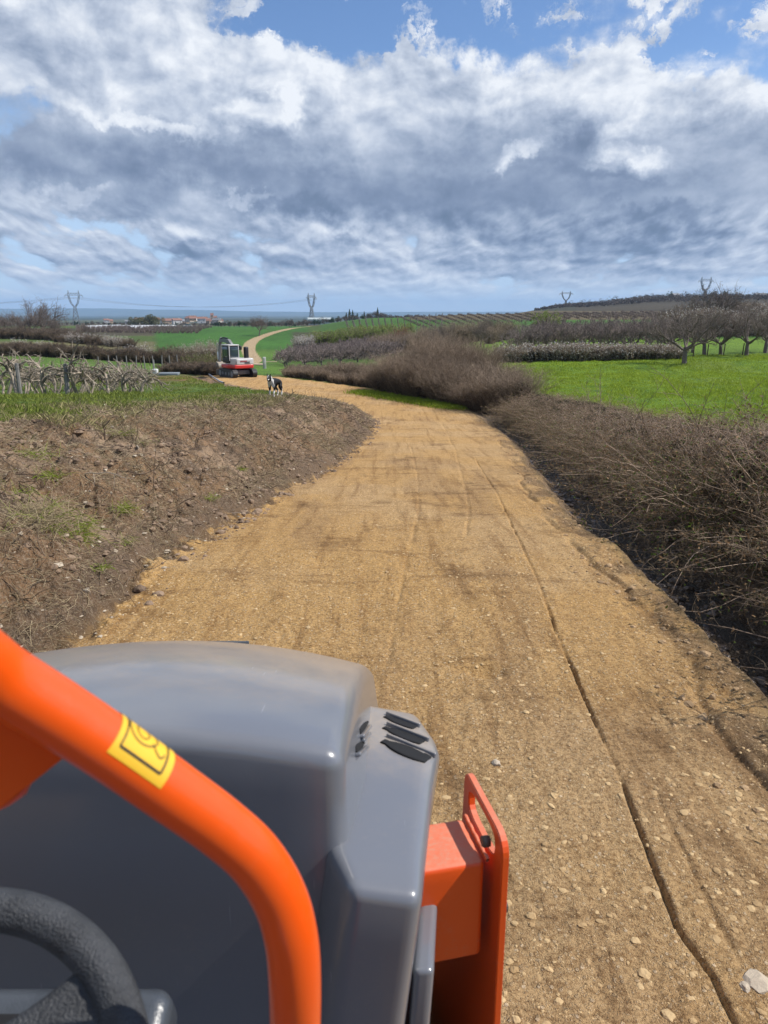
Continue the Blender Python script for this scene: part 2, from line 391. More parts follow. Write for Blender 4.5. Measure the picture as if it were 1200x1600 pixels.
def ground_material():
    m, nt, b = new_mat('ground_cover')
    geo = nt.node('ShaderNodeNewGeometry').outputs['Position']
    cov = nt.attr('cover').outputs['Color']; wr = nt.attr('w_road').outputs['Fac']; wb = nt.attr('w_bank').outputs['Fac']
    n1 = nt.noise(geo, 7, 6, .65); n2 = nt.noise(geo, 45, 5, .7); n3 = nt.noise(geo, 180, 3, .7); n4 = nt.noise(geo, 1.2, 4, .6)
    vor = nt.node('ShaderNodeTexVoronoi', feature='F1', ins={'Vector': geo, 'Scale': 42.0, 'Randomness': 1.0})
    vd = vor.outputs['Distance']; vc = vor.outputs['Color']
    sepc = nt.node('ShaderNodeSeparateColor', ins={0: vc})
    peb = nt.math('MULTIPLY', nt.ramp(vd, .36, .24), nt.ramp(sepc.outputs[0], .62, .66))
    vor2 = nt.node('ShaderNodeTexVoronoi', feature='F1', ins={'Vector': geo, 'Scale': 110.0, 'Randomness': 1.0})
    sep2 = nt.node('ShaderNodeSeparateColor', ins={0: vor2.outputs['Color']})
    peb2 = nt.math('MULTIPLY', nt.ramp(vor2.outputs['Distance'], .42, .25), nt.ramp(sep2.outputs[0], .5, .55))
    # road : grit, pebbles, damp specks
    dark = nt.mix(nt.ramp(n2, .42, .66), cov, (0.55, 0.5, 0.45), 'MULTIPLY')
    road = nt.mix(nt.ramp(n3, .5, .72), dark, (.62, .58, .55), 'MULTIPLY')
    road = nt.mix(nt.ramp(n1, .5, .72), road, (.78, .74, .7), 'MULTIPLY')
    road = nt.mix(nt.math('MULTIPLY', peb, .75), road, nt.mix(sepc.outputs[1], (.34, .23, .12), (.72, .56, .37)))
    road = nt.mix(nt.math('MULTIPLY', peb2, .6), road, nt.mix(sep2.outputs[1], (.22, .13, .06), (.70, .54, .35)))
    # streaks drawn along the lane, and dark damp patches
    st = nt.node('ShaderNodeMapping', ins={'Vector': geo, 'Scale': (7.0, .45, 1.0)})
    s1 = nt.noise(st.outputs[0], 1.0, 5, .6)
    road = nt.mix(nt.ramp(s1, .48, .68, 0, .7), road, (.62, .56, .5), 'MULTIPLY')
    st2 = nt.node('ShaderNodeMapping', ins={'Vector': geo, 'Scale': (.7, 3.5, 1.0)})
    s2 = nt.noise(st2.outputs[0], 1.0, 6, .7)
    road = nt.mix(nt.ramp(s2, .54, .68, 0, .6), road, (.50, .44, .38), 'MULTIPLY')
    road = nt.mix(nt.ramp(nt.noise(geo, 0.9, 6, .7), .54, .66, 0, .75), road, (.55, .5, .46), 'MULTIPLY')
    # soil
    soil = nt.mix(nt.ramp(n1, .38, .62), nt.mix(.6, cov, (.05, .032, .02)), cov)
    soil = nt.mix(nt.ramp(n2, .45, .7), soil, nt.mix(.6, cov, (.30, .235, .165)))
    soil = nt.mix(nt.math('MULTIPLY', peb2, .55), soil, (.33, .27, .2))
    # grass
    gr = nt.mix(nt.ramp(n4, .3, .7), nt.mix(1, cov, (.75, .8, .7), 'MULTIPLY'), nt.mix(1, cov, (1.25, 1.15, 1.1), 'MULTIPLY'))
    gr = nt.mix(nt.ramp(n1, .35, .65), nt.mix(1, gr, (.55, .62, .5), 'MULTIPLY'), gr)
    gr = nt.mix(nt.ramp(n2, .40, .62), nt.mix(1, gr, (.5, .6, .45), 'MULTIPLY'), gr)
    c = nt.mix(wb, gr, soil); c = nt.mix(wr, c, road)
    nt.put(b.inputs['Base Color'], c)
    b.inputs['Roughness'].default_value = .92; b.inputs['Specular IOR Level'].default_value = .25
    hgt = nt.math('ADD', nt.math('MULTIPLY', n2, 1.0), nt.math('MULTIPLY', n3, .45))
    hgt = nt.math('ADD', hgt, nt.math('MULTIPLY', peb, .35)); hgt = nt.math('ADD', hgt, nt.math('MULTIPLY', peb2, .25))
    b1 = nt.bump(n1, .7, .07); b2 = nt.bump(hgt, .9, .016, b1)
    nt.put(b.inputs['Normal'], b2)
    return m
M_ground = ground_material()
GR = build_ground() if not globals().get('SKYTEST') else {}
# ------------------------------------------------------------------ light, sky, air
SUN_AZ = R(89.5); SUN_EL = R(47)        # clockwise from straight ahead (+Y)
sd_ = Vector((math.sin(SUN_AZ)*math.cos(SUN_EL), math.cos(SUN_AZ)*math.cos(SUN_EL), math.sin(SUN_EL)))
sl = bpy.data.lights.new('sun', 'SUN'); sl.energy = 5.0; sl.angle = R(.53); sl.color = (1, .955, .88)
so = bpy.data.objects.new('sun', sl); COL.objects.link(so); so.location = (20, 0, 40)
so.rotation_euler = sd_.to_track_quat('Z', 'Y').to_euler()

world = bpy.data.worlds.new('World'); scene.world = world; world.use_nodes = True
def build_sky():
    nt = NT(world.node_tree); nt.n.clear()
    out = nt.n.new('ShaderNodeOutputWorld')
    sky = nt.node('ShaderNodeTexSky', sky_type='NISHITA', sun_disc=False, sun_elevation=SUN_EL, sun_rotation=SUN_AZ, air_density=1.0, dust_density=.6, ozone_density=2.0, altitude=300)
    D = nt.node('ShaderNodeTexCoord').outputs['Generated']
    s = nt.node('ShaderNodeSeparateXYZ', ins={0: D}); x, y, z = s.outputs
    az = nt.math('ARCTAN2', x, y); el = nt.math('ARCSINE', z)
    def ae(u, v):
        p = at(u, v, 1.0); d = (p[0], p[1], p[2]-CH)
        return math.atan2(d[0], d[1]), math.atan2(d[2], math.hypot(d[0], d[1]))
    def pix(a, e):
        d = (math.sin(a)*math.cos(e), math.cos(a)*math.cos(e), math.sin(e))
        zc = d[1]*cp - d[2]*sp; yc = d[1]*sp + d[2]*cp
        return 600 + F*d[0]/zc, 800 - F*yc/zc
    def vec(a, b, c=0.0): return nt.node('ShaderNodeCombineXYZ', ins={0: a, 1: b, 2: c}).outputs[0]
    def vm(op, a, b, o=0):
        n = nt.n.new('ShaderNodeVectorMath'); n.operation = op; nt.put(n.inputs[0], a)
        if op == 'SCALE': n.inputs[3].default_value = b
        else: nt.put(n.inputs[1], b)
        return n.outputs[o]
    N2 = lambda v_, sc, de, ro=.58, di=0.0: nt.noise(v_, sc, de, ro, di, dim='2D')
    P = vec(az, el)
    w1 = nt.node('ShaderNodeTexNoise', noise_dimensions='2D', ins={'Vector': P, 'Scale': 7.0, 'Detail': 2.0, 'Roughness': .6})
    w2 = nt.node('ShaderNodeTexNoise', noise_dimensions='2D', ins={'Vector': P, 'Scale': 24.0, 'Detail': 5.0, 'Roughness': .66})
    wa = vm('SCALE', vm('SUBTRACT', w1.outputs['Color'], (.5, .5, .5)), .075)
    wb = vm('SCALE', vm('SUBTRACT', w2.outputs['Color'], (.5, .5, .5)), .052)
    Q = vm('ADD', P, vm('ADD', wa, wb))
    q = nt.node('ShaderNodeSeparateXYZ', ins={0: Q}); qa, qe = q.outputs[0], q.outputs[1]
    # light and cover of the cloud sheet, listed by direction (rows of elevation, columns of azimuth)
    VR = list(range(0, 481, 40)); UR = list(range(0, 1201, 80))
    LT = [[78,80,80,80,76,80,82,82,82,82,82,82,82,82,82,82],
          [75,76,78,82,80,80,82,82,82,82,82,82,82,82,82,82],
          [69,72,76,79,81,84,84,84,85,85,84,84,84,84,84,84],
          [72,68,74,75,77,79,79,80,79,82,85,86,85,86,84,84],
          [64,76,75,71,71,74,76,74,73,74,76,80,83,88,88,89],
          [52,60,70,74,72,74,72,70,71,67,69,68,66,74,63,62],
          [47,49,51,49,51,55,64,67,62,56,58,56,62,70,65,64],
          [56,43,46,43,43,45,49,54,52,47,49,52,55,60,58,56],
          [80,76,58,60,70,50,41,43,46,45,43,47,48,49,53,60],
          [72,72,71,73,69,70,74,72,75,72,56,62,54,52,60,66],
          [72,70,66,57,55,57,60,66,68,60,55,53,53,57,66,72],
          [72,71,69,70,72,74,72,71,74,75,74,73,74,76,76,76],
          [74,74,74,74,74,76,76,76,77,77,77,77,77,77,77,77]]
    CT = [[10,10,10,10,7,3,0,0,2,1,2,3,3,3,3,3],
          [10,10,10,10,10,4,0,0,1,0,3,4,3,4,4,4],
          [10,10,10,10,10,10,6,4,7,7,6,6,4,4,5,4],
          [8,9,10,10,10,10,10,10,10,10,10,10,9,6,4,4],
          [5,9,10,10,10,10,10,10,10,10,10,10,10,10,10,9],
          [4,9,10,10,10,10,10,10,10,10,10,10,10,10,10,10],
          [8,10,10,10,10,10,10,10,10,10,10,10,10,10,10,10],
          [8,10,10,10,10,10,10,10,10,10,10,10,10,10,10,10],
          [7,8,10,10,10,10,10,10,10,10,10,10,10,10,10,10],
          [3,4,5,6,7,8,8,9,9,10,10,10,10,10,10,10],
          [6,6,6,8,9,8,8,8,9,9,10,10,9,9,8,8],
          [5,5,5,6,6,6,6,6,6,6,6,6,6,6,7,7],
          [4,4,4,4,4,4,4,4,4,4,4,4,4,4,4,4]]
    def look(Tb, u, v):
        u = min(max(u, 0), 1199.9)/80; v = min(max(v, 0), 479.9)/40; i, j = int(u), int(v); fu, fv = u-i, v-j
        return ((Tb[j][i]*(1-fu)+Tb[j][i+1]*fu)*(1-fv) + (Tb[j+1][i]*(1-fu)+Tb[j+1][i+1]*fu)*fv)
    NRW = 12; EMAX = .352; AM = .52
    ta = nt.math('MULTIPLY_ADD', qa, .5/AM, .5, clamp=True); te = nt.math('MULTIPLY', qe, 1/EMAX, clamp=True)
    rows = []
    for j in range(NRW):
        e = EMAX*j/(NRW-1); L_, C_ = [], []
        for i in range(32):
            a = AM*(2*i/31-1); u, v = pix(a, e)
            L_.append(look(LT, u, v)/100); C_.append(look(CT, u, v)/10)
        rows.append((L_, C_))
    def ramp3(fac, cols, n):              # cols: three lists of n values
        cr = nt.n.new('ShaderNodeValToRGB'); nt.put(cr.inputs[0], fac); E = cr.color_ramp.elements
        while len(E) < n: E.new(.5)
        for i in range(n): E[i].position = i/(n-1)
        for i in range(n): E[i].color = (cols[0][i], cols[1][i], cols[2][i], 1)
        return cr.outputs[0]
    Lacc = Cacc = None
    for g in range(NRW//3):
        W3 = ramp3(te, [[1.0 if i == 3*g+k else 0.0 for i in range(NRW)] for k in range(3)], NRW)
        l = vm('DOT_PRODUCT', W3, ramp3(ta, [rows[3*g+k][0] for k in range(3)], 32), 1)
        c_ = vm('DOT_PRODUCT', W3, ramp3(ta, [rows[3*g+k][1] for k in range(3)], 32), 1)
        Lacc = l if Lacc is None else nt.math('ADD', Lacc, l); Cacc = c_ if Cacc is None else nt.math('ADD', Cacc, c_)
    # off the sides and overhead, broken cloud of its own
    outw = nt.ramp(nt.math('ABSOLUTE', az), .50, .62)
    gen = N2(P, 2.4, 4, .6)
    Cacc = nt.math('ADD', Cacc, nt.math('MULTIPLY', outw, nt.math('MULTIPLY_ADD', gen, 3.0, -1.8)))
    Lacc = nt.math('ADD', Lacc, nt.math('MULTIPLY', outw, nt.math('MULTIPLY_ADD', gen, -1.2, .6)))
    # sunlit towers and their shaded flanks, each a soft ellipse in the warped direction
    def blobs(L, base):
        acc = base
        for (u, v, ru, rv, amp, *rot) in L:
            a0, e0 = ae(u, v)
            d = vm('SUBTRACT', Q, (a0, e0, 0))
            if rot:
                c_, s_ = math.cos(R(rot[0])), math.sin(R(rot[0]))
                r1 = vm('DOT_PRODUCT', d, (c_*1150/ru, s_*1150/ru, 0), 1); r2 = vm('DOT_PRODUCT', d, (-s_*1150/rv, c_*1150/rv, 0), 1)
                dd = nt.math('MULTIPLY_ADD', r1, r1, nt.math('MULTIPLY', r2, r2))
            else:
                m_ = vm('MULTIPLY', d, (1150/ru, 1150/rv, 0)); dd = vm('DOT_PRODUCT', m_, m_, 1)
            g = nt.math('EXPONENT', nt.math('MULTIPLY', nt.math('MULTIPLY', dd, dd), -1.0))
            acc = nt.math('MULTIPLY_ADD', g, amp, acc)
        return acc
    Lacc = blobs([(420, 178, 72, 26, .22, 10), (452, 158, 26, 24, .16), (235, 200, 100, 13, .24, -8), (800, 252, 34, 12, .20, 20), (1000, 258, 62, 15, .21, -14), (1035, 243, 16, 10, .12), (860, 262, 50, 12, -.06), (950, 292, 90, 10, -.07, -10),
                  (985, 200, 36, 30, .20), (925, 215, 52, 17, -.16, 28), (985, 284, 60, 10, .10, -10), (130, 150, 120, 16, .06), (470, 330, 90, 14, -.08), (1010, 350, 110, 12, -.10), (280, 385, 90, 10, -.12), (545, 372, 28, 7, -.15), (385, 318, 40, 8, .16), (110, 305, 50, 8, .12)], Lacc)
    # puffs: finer and flatter towards the horizon
    ez = nt.math('ADD', nt.math('MAXIMUM', el, 0.0), .05)
    dk = vec(nt.math('DIVIDE', az, nt.math('MULTIPLY_ADD', ez, .18, .052)), nt.math('MULTIPLY', nt.math('LOGARITHM', ez, math.e), 3.0))
    dk = vm('ADD', dk, vm('SCALE', wb, 2.0))
    dn = N2(dk, 1.15, 5, .5, .1); dnb = N2(vm('ADD', dk, (.06, .15, 0)), 1.15, 5, .5, .1)
    relP = vm('ADD', vm('MULTIPLY', P, (1.0, 1.45, 1)), vm('SCALE', wa, .5))
    n0 = N2(relP, 9, 7, .55, .0); n0s = N2(vm('ADD', relP, (.010, .022, 0)), 9, 7, .55, .0)
    lowm = nt.ramp(el, .15, .10)
    hi = nt.math('SUBTRACT', 1.0, lowm)
    relh = nt.math('MULTIPLY', nt.math('SUBTRACT', n0, n0s), nt.math('MULTIPLY', hi, 1.0))
    rell = nt.math('MULTIPLY', nt.math('SUBTRACT', dn, dnb), nt.math('MULTIPLY', lowm, 1.15))
    sharp = nt.ramp(Lacc, .45, .9, .25, .85)
    br = nt.math('MULTIPLY_ADD', relh, nt.math('MULTIPLY', sharp, 1.35), Lacc)
    br = nt.math('MULTIPLY_ADD', nt.math('SUBTRACT', n0, .5), nt.math('MULTIPLY', hi, .12), br)
    br = nt.math('ADD', br, rell)
    br = nt.math('MULTIPLY_ADD', nt.math('SUBTRACT', br, .62), 1.05, .65)
    nc = nt.math('ADD', nt.math('MULTIPLY', nt.math('MULTIPLY', hi, .6), nt.math('SUBTRACT', n0, .5)), nt.math('MULTIPLY', lowm, nt.math('MULTIPLY', nt.math('SUBTRACT', dn, .5), 1.3)))
    cov = nt.math('MULTIPLY_ADD', nc, 2.0, nt.math('MULTIPLY_ADD', lowm, .26, Cacc))
    puffn = N2(vm('MULTIPLY', Q, (1.0, 1.5, 1)), 15, 5, .6)
    top = nt.ramp(el, .22, .27)
    puff = nt.math('MULTIPLY', nt.ramp(puffn, .50, .70), top)
    cov = nt.math('MULTIPLY_ADD', puff, .42, cov)
    covm = nt.ramp(cov, .36, .72)
    cr = nt.n.new('ShaderNodeValToRGB'); nt.put(cr.inputs[0], br)
    E = cr.color_ramp.elements
    st = [(.30, (94, 110, 133)), (.42, (106, 121, 146)), (.50, (121, 135, 160)), (.60, (143, 156, 178)), (.70, (164, 175, 194)), (.80, (186, 195, 210)), (.90, (208, 214, 224)), (1.0, (226, 230, 236))]
    lin = lambda c_: ((c_/255+.055)/1.055)**2.4
    while len(E) < len(st): E.new(.5)
    for i, (p_, c_) in enumerate(st): E[i].position = p_
    for i, (p_, c_) in enumerate(st): E[i].color = (*[lin(k) for k in c_], 1)
    cloud = cr.outputs[0]
    skyc = nt.mix(1.0, sky.outputs[0], (.088, .102, .122), 'MULTIPLY')
    skyb = nt.mix(nt.ramp(el, .08, .30, .8, 0), skyc, (.47, .62, .82))
    c = nt.mix(covm, skyb, cloud)
    c = nt.mix(nt.ramp(el, .055, .0, 0, .8), c, (.60, .70, .80))
    c = nt.mix(nt.ramp(el, -.002, -.02), c, (.12, .12, .08))
    bg = nt.node('ShaderNodeBackground', ins={0: c, 1: 1.0})
    nt.l.new(bg.outputs[0], out.inputs[0])
build_sky()
world.cycles.sampling_method = 'MANUAL'; world.cycles.sample_map_resolution = 1024

def build_haze():
    bm = bmesh.new(); bmesh.ops.create_cube(bm, size=1)
    me = bpy.data.meshes.new('haze'); bm.to_mesh(me); bm.free()
    o = link('haze', me); o.scale = (44000, 16500, 300); o.location = (0, 8100, 300/2-45); o['kind'] = 'stuff'
    m = bpy.data.materials.new('haze'); m.use_nodes = True; t = m.node_tree; t.nodes.clear()
    out = t.nodes.new('ShaderNodeOutputMaterial'); pv = t.nodes.new('ShaderNodeVolumePrincipled')
    pv.inputs['Color'].default_value = (.44, .68, 1.0, 1); pv.inputs['Density'].default_value = .95e-4; pv.inputs['Anisotropy'].default_value = .0
    t.links.new(pv.outputs[0], out.inputs['Volume']); me.materials.append(m)
build_haze()
vs = scene.view_settings; vs.view_transform = 'Standard'; vs.look = 'None'; vs.exposure = 0.26; vs.gamma = 1
scene.cycles.use_denoising = True; scene.cycles.use_adaptive_sampling = True; scene.cycles.adaptive_threshold = .012
scene.cycles.max_bounces = 6; scene.cycles.diffuse_bounces = 2; scene.cycles.glossy_bounces = 3; scene.cycles.transmission_bounces = 4
scene.cycles.volume_bounces = 0; scene.cycles.transparent_max_bounces = 8; scene.cycles.sample_clamp_indirect = 6
# ------------------------------------------------------------------ mesh growing tools
def unit(v): return v/(np.linalg.norm(v, axis=-1, keepdims=True)+1e-9)
def rvec(n, rg): return unit(rg.normal(size=(n, 3)))
class Acc:
    def __init__(s): s.V = []; s.F = []; s.M = []; s.n = 0
    def add(s, V, Fa, mi=0):
        V = np.asarray(V, float).reshape(-1, 3); Fa = np.asarray(Fa, np.int64)
        s.V.append(V); s.F.append(Fa + s.n); s.M.append(np.full(len(Fa), mi)); s.n += len(V)
    def mesh(s, name, mats, smooth=True):
        order = sorted(range(len(s.F)), key=lambda i: s.F[i].shape[1])
        out = []; mi = []
        for k in (3, 4):
            fs = [s.F[i] for i in order if s.F[i].shape[1] == k]
            if fs: out.append(np.concatenate(fs)); mi += [s.M[i] for i in order if s.F[i].shape[1] == k]
        me = np_mesh(name, np.concatenate(s.V), out, smooth, np.concatenate(mi))
        for m in mats: me.materials.append(m)
        return me
def tubes(paths, r0, r1, sides=3, rg=rng):
    P = np.asarray(paths, float); N, K, _ = P.shape
    tg = np.empty_like(P); tg[:, 1:-1] = P[:, 2:]-P[:, :-2]; tg[:, 0] = P[:, 1]-P[:, 0]; tg[:, -1] = P[:, -1]-P[:, -2]; tg = unit(tg)
    ref = unit(rg.normal(size=(N, 1, 3))*.3 + np.array([.2, .9, .35])); a = unit(np.cross(tg, ref)); b = np.cross(tg, a)
    t = np.linspace(0, 1, K)[None, :]; rad = (np.asarray(r0).reshape(-1, 1)*(1-t)+np.asarray(r1).reshape(-1, 1)*t)*np.ones((N, K))
    th = np.arange(sides)*2*np.pi/sides
    V = P[:, :, None, :] + rad[:, :, None, None]*(np.cos(th)[None, None, :, None]*a[:, :, None, :] + np.sin(th)[None, None, :, None]*b[:, :, None, :])
    base = (np.arange(N)*K*sides)[:, None, None]; i = (np.arange(K-1)*sides)[None, :, None]; j = np.arange(sides)[None, None, :]; j2 = (j+1) % sides
    Fa = np.stack([base+i+j, base+i+j2, base+i+sides+j2, base+i+sides+j], -1).reshape(-1, 4)
    return V.reshape(-1, 3), Fa
def grow(P0, D0, K, L, jit=.25, grav=0.0, rg=rng):
    P = [np.asarray(P0, float)]; d = unit(np.asarray(D0, float)); st = np.asarray(L, float).reshape(-1, 1)/K
    for k in range(K):
        d = unit(d + rg.normal(size=d.shape)*jit + np.array([0, 0, grav])); P.append(P[-1]+d*st)
    return np.stack(P, 1)
def kids(paths, n, t0, t1, spread, up=0.0, rg=rng):
    N, K, _ = paths.shape; idx = np.repeat(np.arange(N), n); t = rg.uniform(t0, t1, len(idx))*(K-1); i = np.minimum(t.astype(int), K-2); f = (t-i)[:, None]
    p = paths[idx, i]*(1-f)+paths[idx, i+1]*f; tg = unit(paths[idx, i+1]-paths[idx, i]); r = rvec(len(idx), rg); r = unit(r-tg*(r*tg).sum(1, keepdims=True))
    return p, unit(tg*(1-spread)+r*spread+np.array([0, 0, up])), t/(K-1)
def leaves(P, size, rg=rng, asp=.5):
    n = len(P); a = rvec(n, rg); b = unit(np.cross(a, rvec(n, rg))); s = np.asarray(size).reshape(-1, 1)*np.ones((n, 1))
    V = np.stack([P-a*s, P+b*s*asp, P+a*s, P-b*s*asp], 1); i = np.arange(n)[:, None]*4+np.arange(4)[None]
    return V.reshape(-1, 3), i

def veg_mat(name, c1, c2, rough=.75, trans=0.0, scale=3.0, spec=.2, pw=1.0):
    m, nt, b = new_mat(name)
    tc = nt.node('ShaderNodeTexCoord').outputs['Object']; geo = nt.node('ShaderNodeNewGeometry')
    oi = nt.node('ShaderNodeObjectInfo').outputs['Random']
    n = nt.noise(tc, scale, 3, .6)
    f = nt.math('ADD', nt.math('MULTIPLY', nt.math('POWER', geo.outputs['Random Per Island'], pw), .65), nt.math('MULTIPLY', nt.math('ADD', nt.ramp(n, .3, .7), nt.math('MULTIPLY', oi, .25)), .35), clamp=True)
    nt.put(b.inputs['Base Color'], nt.mix(f, c1, c2)); b.inputs['Roughness'].default_value = rough
    b.inputs['Specular IOR Level'].default_value = spec
    if trans:
        tr = nt.node('ShaderNodeBsdfTranslucent'); nt.put(tr.inputs[0], nt.mix(f, c1, c2))
        mx = nt.node('ShaderNodeMixShader', ins={0: trans, 1: b.outputs[0], 2: tr.outputs[0]})
        nt.l.new(mx.outputs[0], m.node_tree.nodes['Material Output'].inputs[0])
    return m
M_twig = veg_mat('bramble_twig', (.06, .038, .028), (.58, .43, .31), pw=1.9)
M_twig2 = veg_mat('thicket_twig', (.06, .042, .03), (.46, .35, .25), pw=1.9)
M_bark = veg_mat('bark', (.09, .07, .06), (.22, .175, .15), scale=8)
M_barkp = veg_mat('pink_bark', (.10, .078, .07), (.27, .215, .195), scale=8)
M_vine = veg_mat('pale_cane', (.09, .072, .052), (.46, .385, .30), scale=6)
M_dleaf = veg_mat('dry_leaf', (.06, .036, .02), (.34, .215, .11), trans=.25)
M_leaf_shade = veg_mat('shaded_leaf', (.018, .015, .009), (.10, .08, .045))  # leaf darkened to carry the shade inside hedges and thickets
M_twig_shade = veg_mat('shaded_twig', (.035, .026, .016), (.30, .225, .14), pw=1.7)  # darker twig copy: shade of the lower hedge face put into colour
M_gleaf = veg_mat('green_leaf', (.04, .075, .012), (.16, .22, .04), trans=.3)
M_yleaf = veg_mat('young_leaf', (.12, .18, .03), (.26, .34, .07), trans=.35)
M_bloss = veg_mat('blossom', (.42, .38, .34), (.72, .70, .65), trans=.2)
M_rleaf = veg_mat('red_leaf', (.22, .05, .03), (.40, .12, .06), trans=.2)
M_dark = veg_mat('evergreen', (.012, .028, .012), (.05, .085, .03), trans=.1)
M_grass = veg_mat('grass_blade', (.15, .21, .018), (.36, .45, .05), trans=.35, scale=.6)
M_grass2 = veg_mat('left_grass', (.085, .12, .018), (.26, .30, .06), trans=.3, scale=.6)
M_straw = veg_mat('dead_grass', (.17, .12, .065), (.52, .42, .26), trans=.1)
M_root = veg_mat('root', (.05, .035, .025), (.20, .145, .10))

def bramble_mesh(seed, r=.95, h=1.35, ncane=210, twigs=6500, nleaf=11000, dry=.80):
    g = np.random.default_rng(seed); A = Acc()
    th = g.uniform(0, 6.28, ncane); rr = r*.75*np.sqrt(g.uniform(0, 1, ncane))
    P0 = np.stack([rr*np.cos(th), rr*np.sin(th), np.full(ncane, -.1)], 1)
    D = np.stack([np.cos(th)*.5, np.sin(th)*.5, np.ones(ncane)], 1)+g.normal(size=(ncane, 3))*.35
    L = h*g.uniform(.9, 1.6, ncane); C = grow(P0, D, 9, L, .22, -.09, g); C[..., 2] = np.maximum(C[..., 2], -.1)
    C[..., 2] = np.minimum(C[..., 2], h*1.12+g.uniform(0, .12, C.shape[:2]))
    V, Fa = tubes(C, g.uniform(.004, .010, ncane), np.full(ncane, .002), 3, g); A.add(V, Fa, 0)
    p, d, t = kids(C, twigs//ncane, .15, 1, .72, .05, g); n = len(p)
    W = grow(p, d, 3, g.uniform(.08, .24, n), .34, -.03, g); hi_ = W[:, 0, 2] > h*.78  # twigs above get the sunlit tone, those below the painted shade
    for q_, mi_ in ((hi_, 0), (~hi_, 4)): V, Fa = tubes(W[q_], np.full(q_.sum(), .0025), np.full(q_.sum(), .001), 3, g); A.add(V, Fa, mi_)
    p2, d2, _ = kids(W[::2], 2, .2, 1, .7, 0, g); n2 = len(p2); W2 = grow(p2, d2, 2, g.uniform(.05, .16, n2), .3, 0, g)
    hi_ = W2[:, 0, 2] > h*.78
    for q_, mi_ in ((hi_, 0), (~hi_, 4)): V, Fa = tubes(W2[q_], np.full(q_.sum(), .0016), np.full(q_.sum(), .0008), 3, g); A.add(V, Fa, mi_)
    i = g.integers(0, n, nleaf); lp = W[i, g.integers(1, 4, nleaf)]; k = int(nleaf*dry)
    V, Fa = leaves(lp[:k]+g.normal(size=(k, 3))*.02, g.uniform(.008, .027, k), g); A.add(V, Fa, 1)
    V, Fa = leaves(lp[k:], g.uniform(.010, .024, nleaf-k), g); A.add(V, Fa, 2)
    m = 8000; q = rvec(m, g)*(g.uniform(0, 1, (m, 1))**.4)*np.array([r*.78, r*.78, h*.52])+np.array([0, 0, h*.50]); V, Fa = leaves(q, g.uniform(.018, .045, m), g); A.add(V, Fa, 3)  # dark leaves added inside to block light and darken the lower face
    return A.mesh('bramble_bush', [M_twig, M_dleaf, M_gleaf, M_leaf_shade, M_twig_shade])
def brush_mesh(seed, r=1.1, h=3.4, nst=120, per=26, mat=None, leafm=None, nleaf=0, lsize=.03, thick=1.0, name='brush_clump', core=7000):
    g = np.random.default_rng(seed); A = Acc()
    th = g.uniform(0, 6.28, nst); rr = r*.7*np.sqrt(g.uniform(0, 1, nst))
    P0 = np.stack([rr*np.cos(th), rr*np.sin(th), np.full(nst, -.1)], 1); D = np.stack([np.cos(th)*.22, np.sin(th)*.22, np.ones(nst)], 1)+g.normal(size=(nst, 3))*.1
    L = h*g.uniform(.6, 1.1, nst); C = grow(P0, D, 7, L, .08, .02, g); V, Fa = tubes(C, g.uniform(.007, .014, nst)*thick, np.full(nst, .003*thick), 3, g); A.add(V, Fa, 0)
    p, d, t = kids(C, per, .12, .98, .5, .22, g); n = len(p); W = grow(p, d, 4, g.uniform(.25, .9, n)*h/3.4, .16, .03, g)
    hi_ = W[:, 0, 2] > h*.55  # below this height the twigs take the shade-coloured copy
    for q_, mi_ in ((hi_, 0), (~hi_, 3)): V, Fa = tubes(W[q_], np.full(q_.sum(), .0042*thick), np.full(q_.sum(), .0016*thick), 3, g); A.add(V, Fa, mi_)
    p2, d2, _ = kids(W, 2, .2, 1, .5, .1, g); n2 = len(p2); W2 = grow(p2, d2, 2, g.uniform(.12, .35, n2)*h/3.4, .2, 0, g)
    V, Fa = tubes(W2, np.full(n2, .0026*thick), np.full(n2, .0012*thick), 3, g); A.add(V, Fa, 0)
    m = core; 
    if m: q = rvec(m, g)*(g.uniform(0, 1, (m, 1))**.4)*np.array([r*.66, r*.66, h*.36])+np.array([0, 0, h*.33]); V, Fa = leaves(q, g.uniform(.03, .07, m)*(r/1.1), g); A.add(V, Fa, 2)  # added dark filling that makes the clump's base look shaded
    if nleaf:
        i = g.integers(0, n2, nleaf); V, Fa = leaves(W2[i, g.integers(0, 3, nleaf)]+g.normal(size=(nleaf, 3))*.04, g.uniform(.6, 1.3, nleaf)*lsize, g, .7); A.add(V, Fa, 1)
    return A.mesh(name, [mat or M_twig2, leafm or M_dleaf, M_leaf_shade, M_twig_shade])
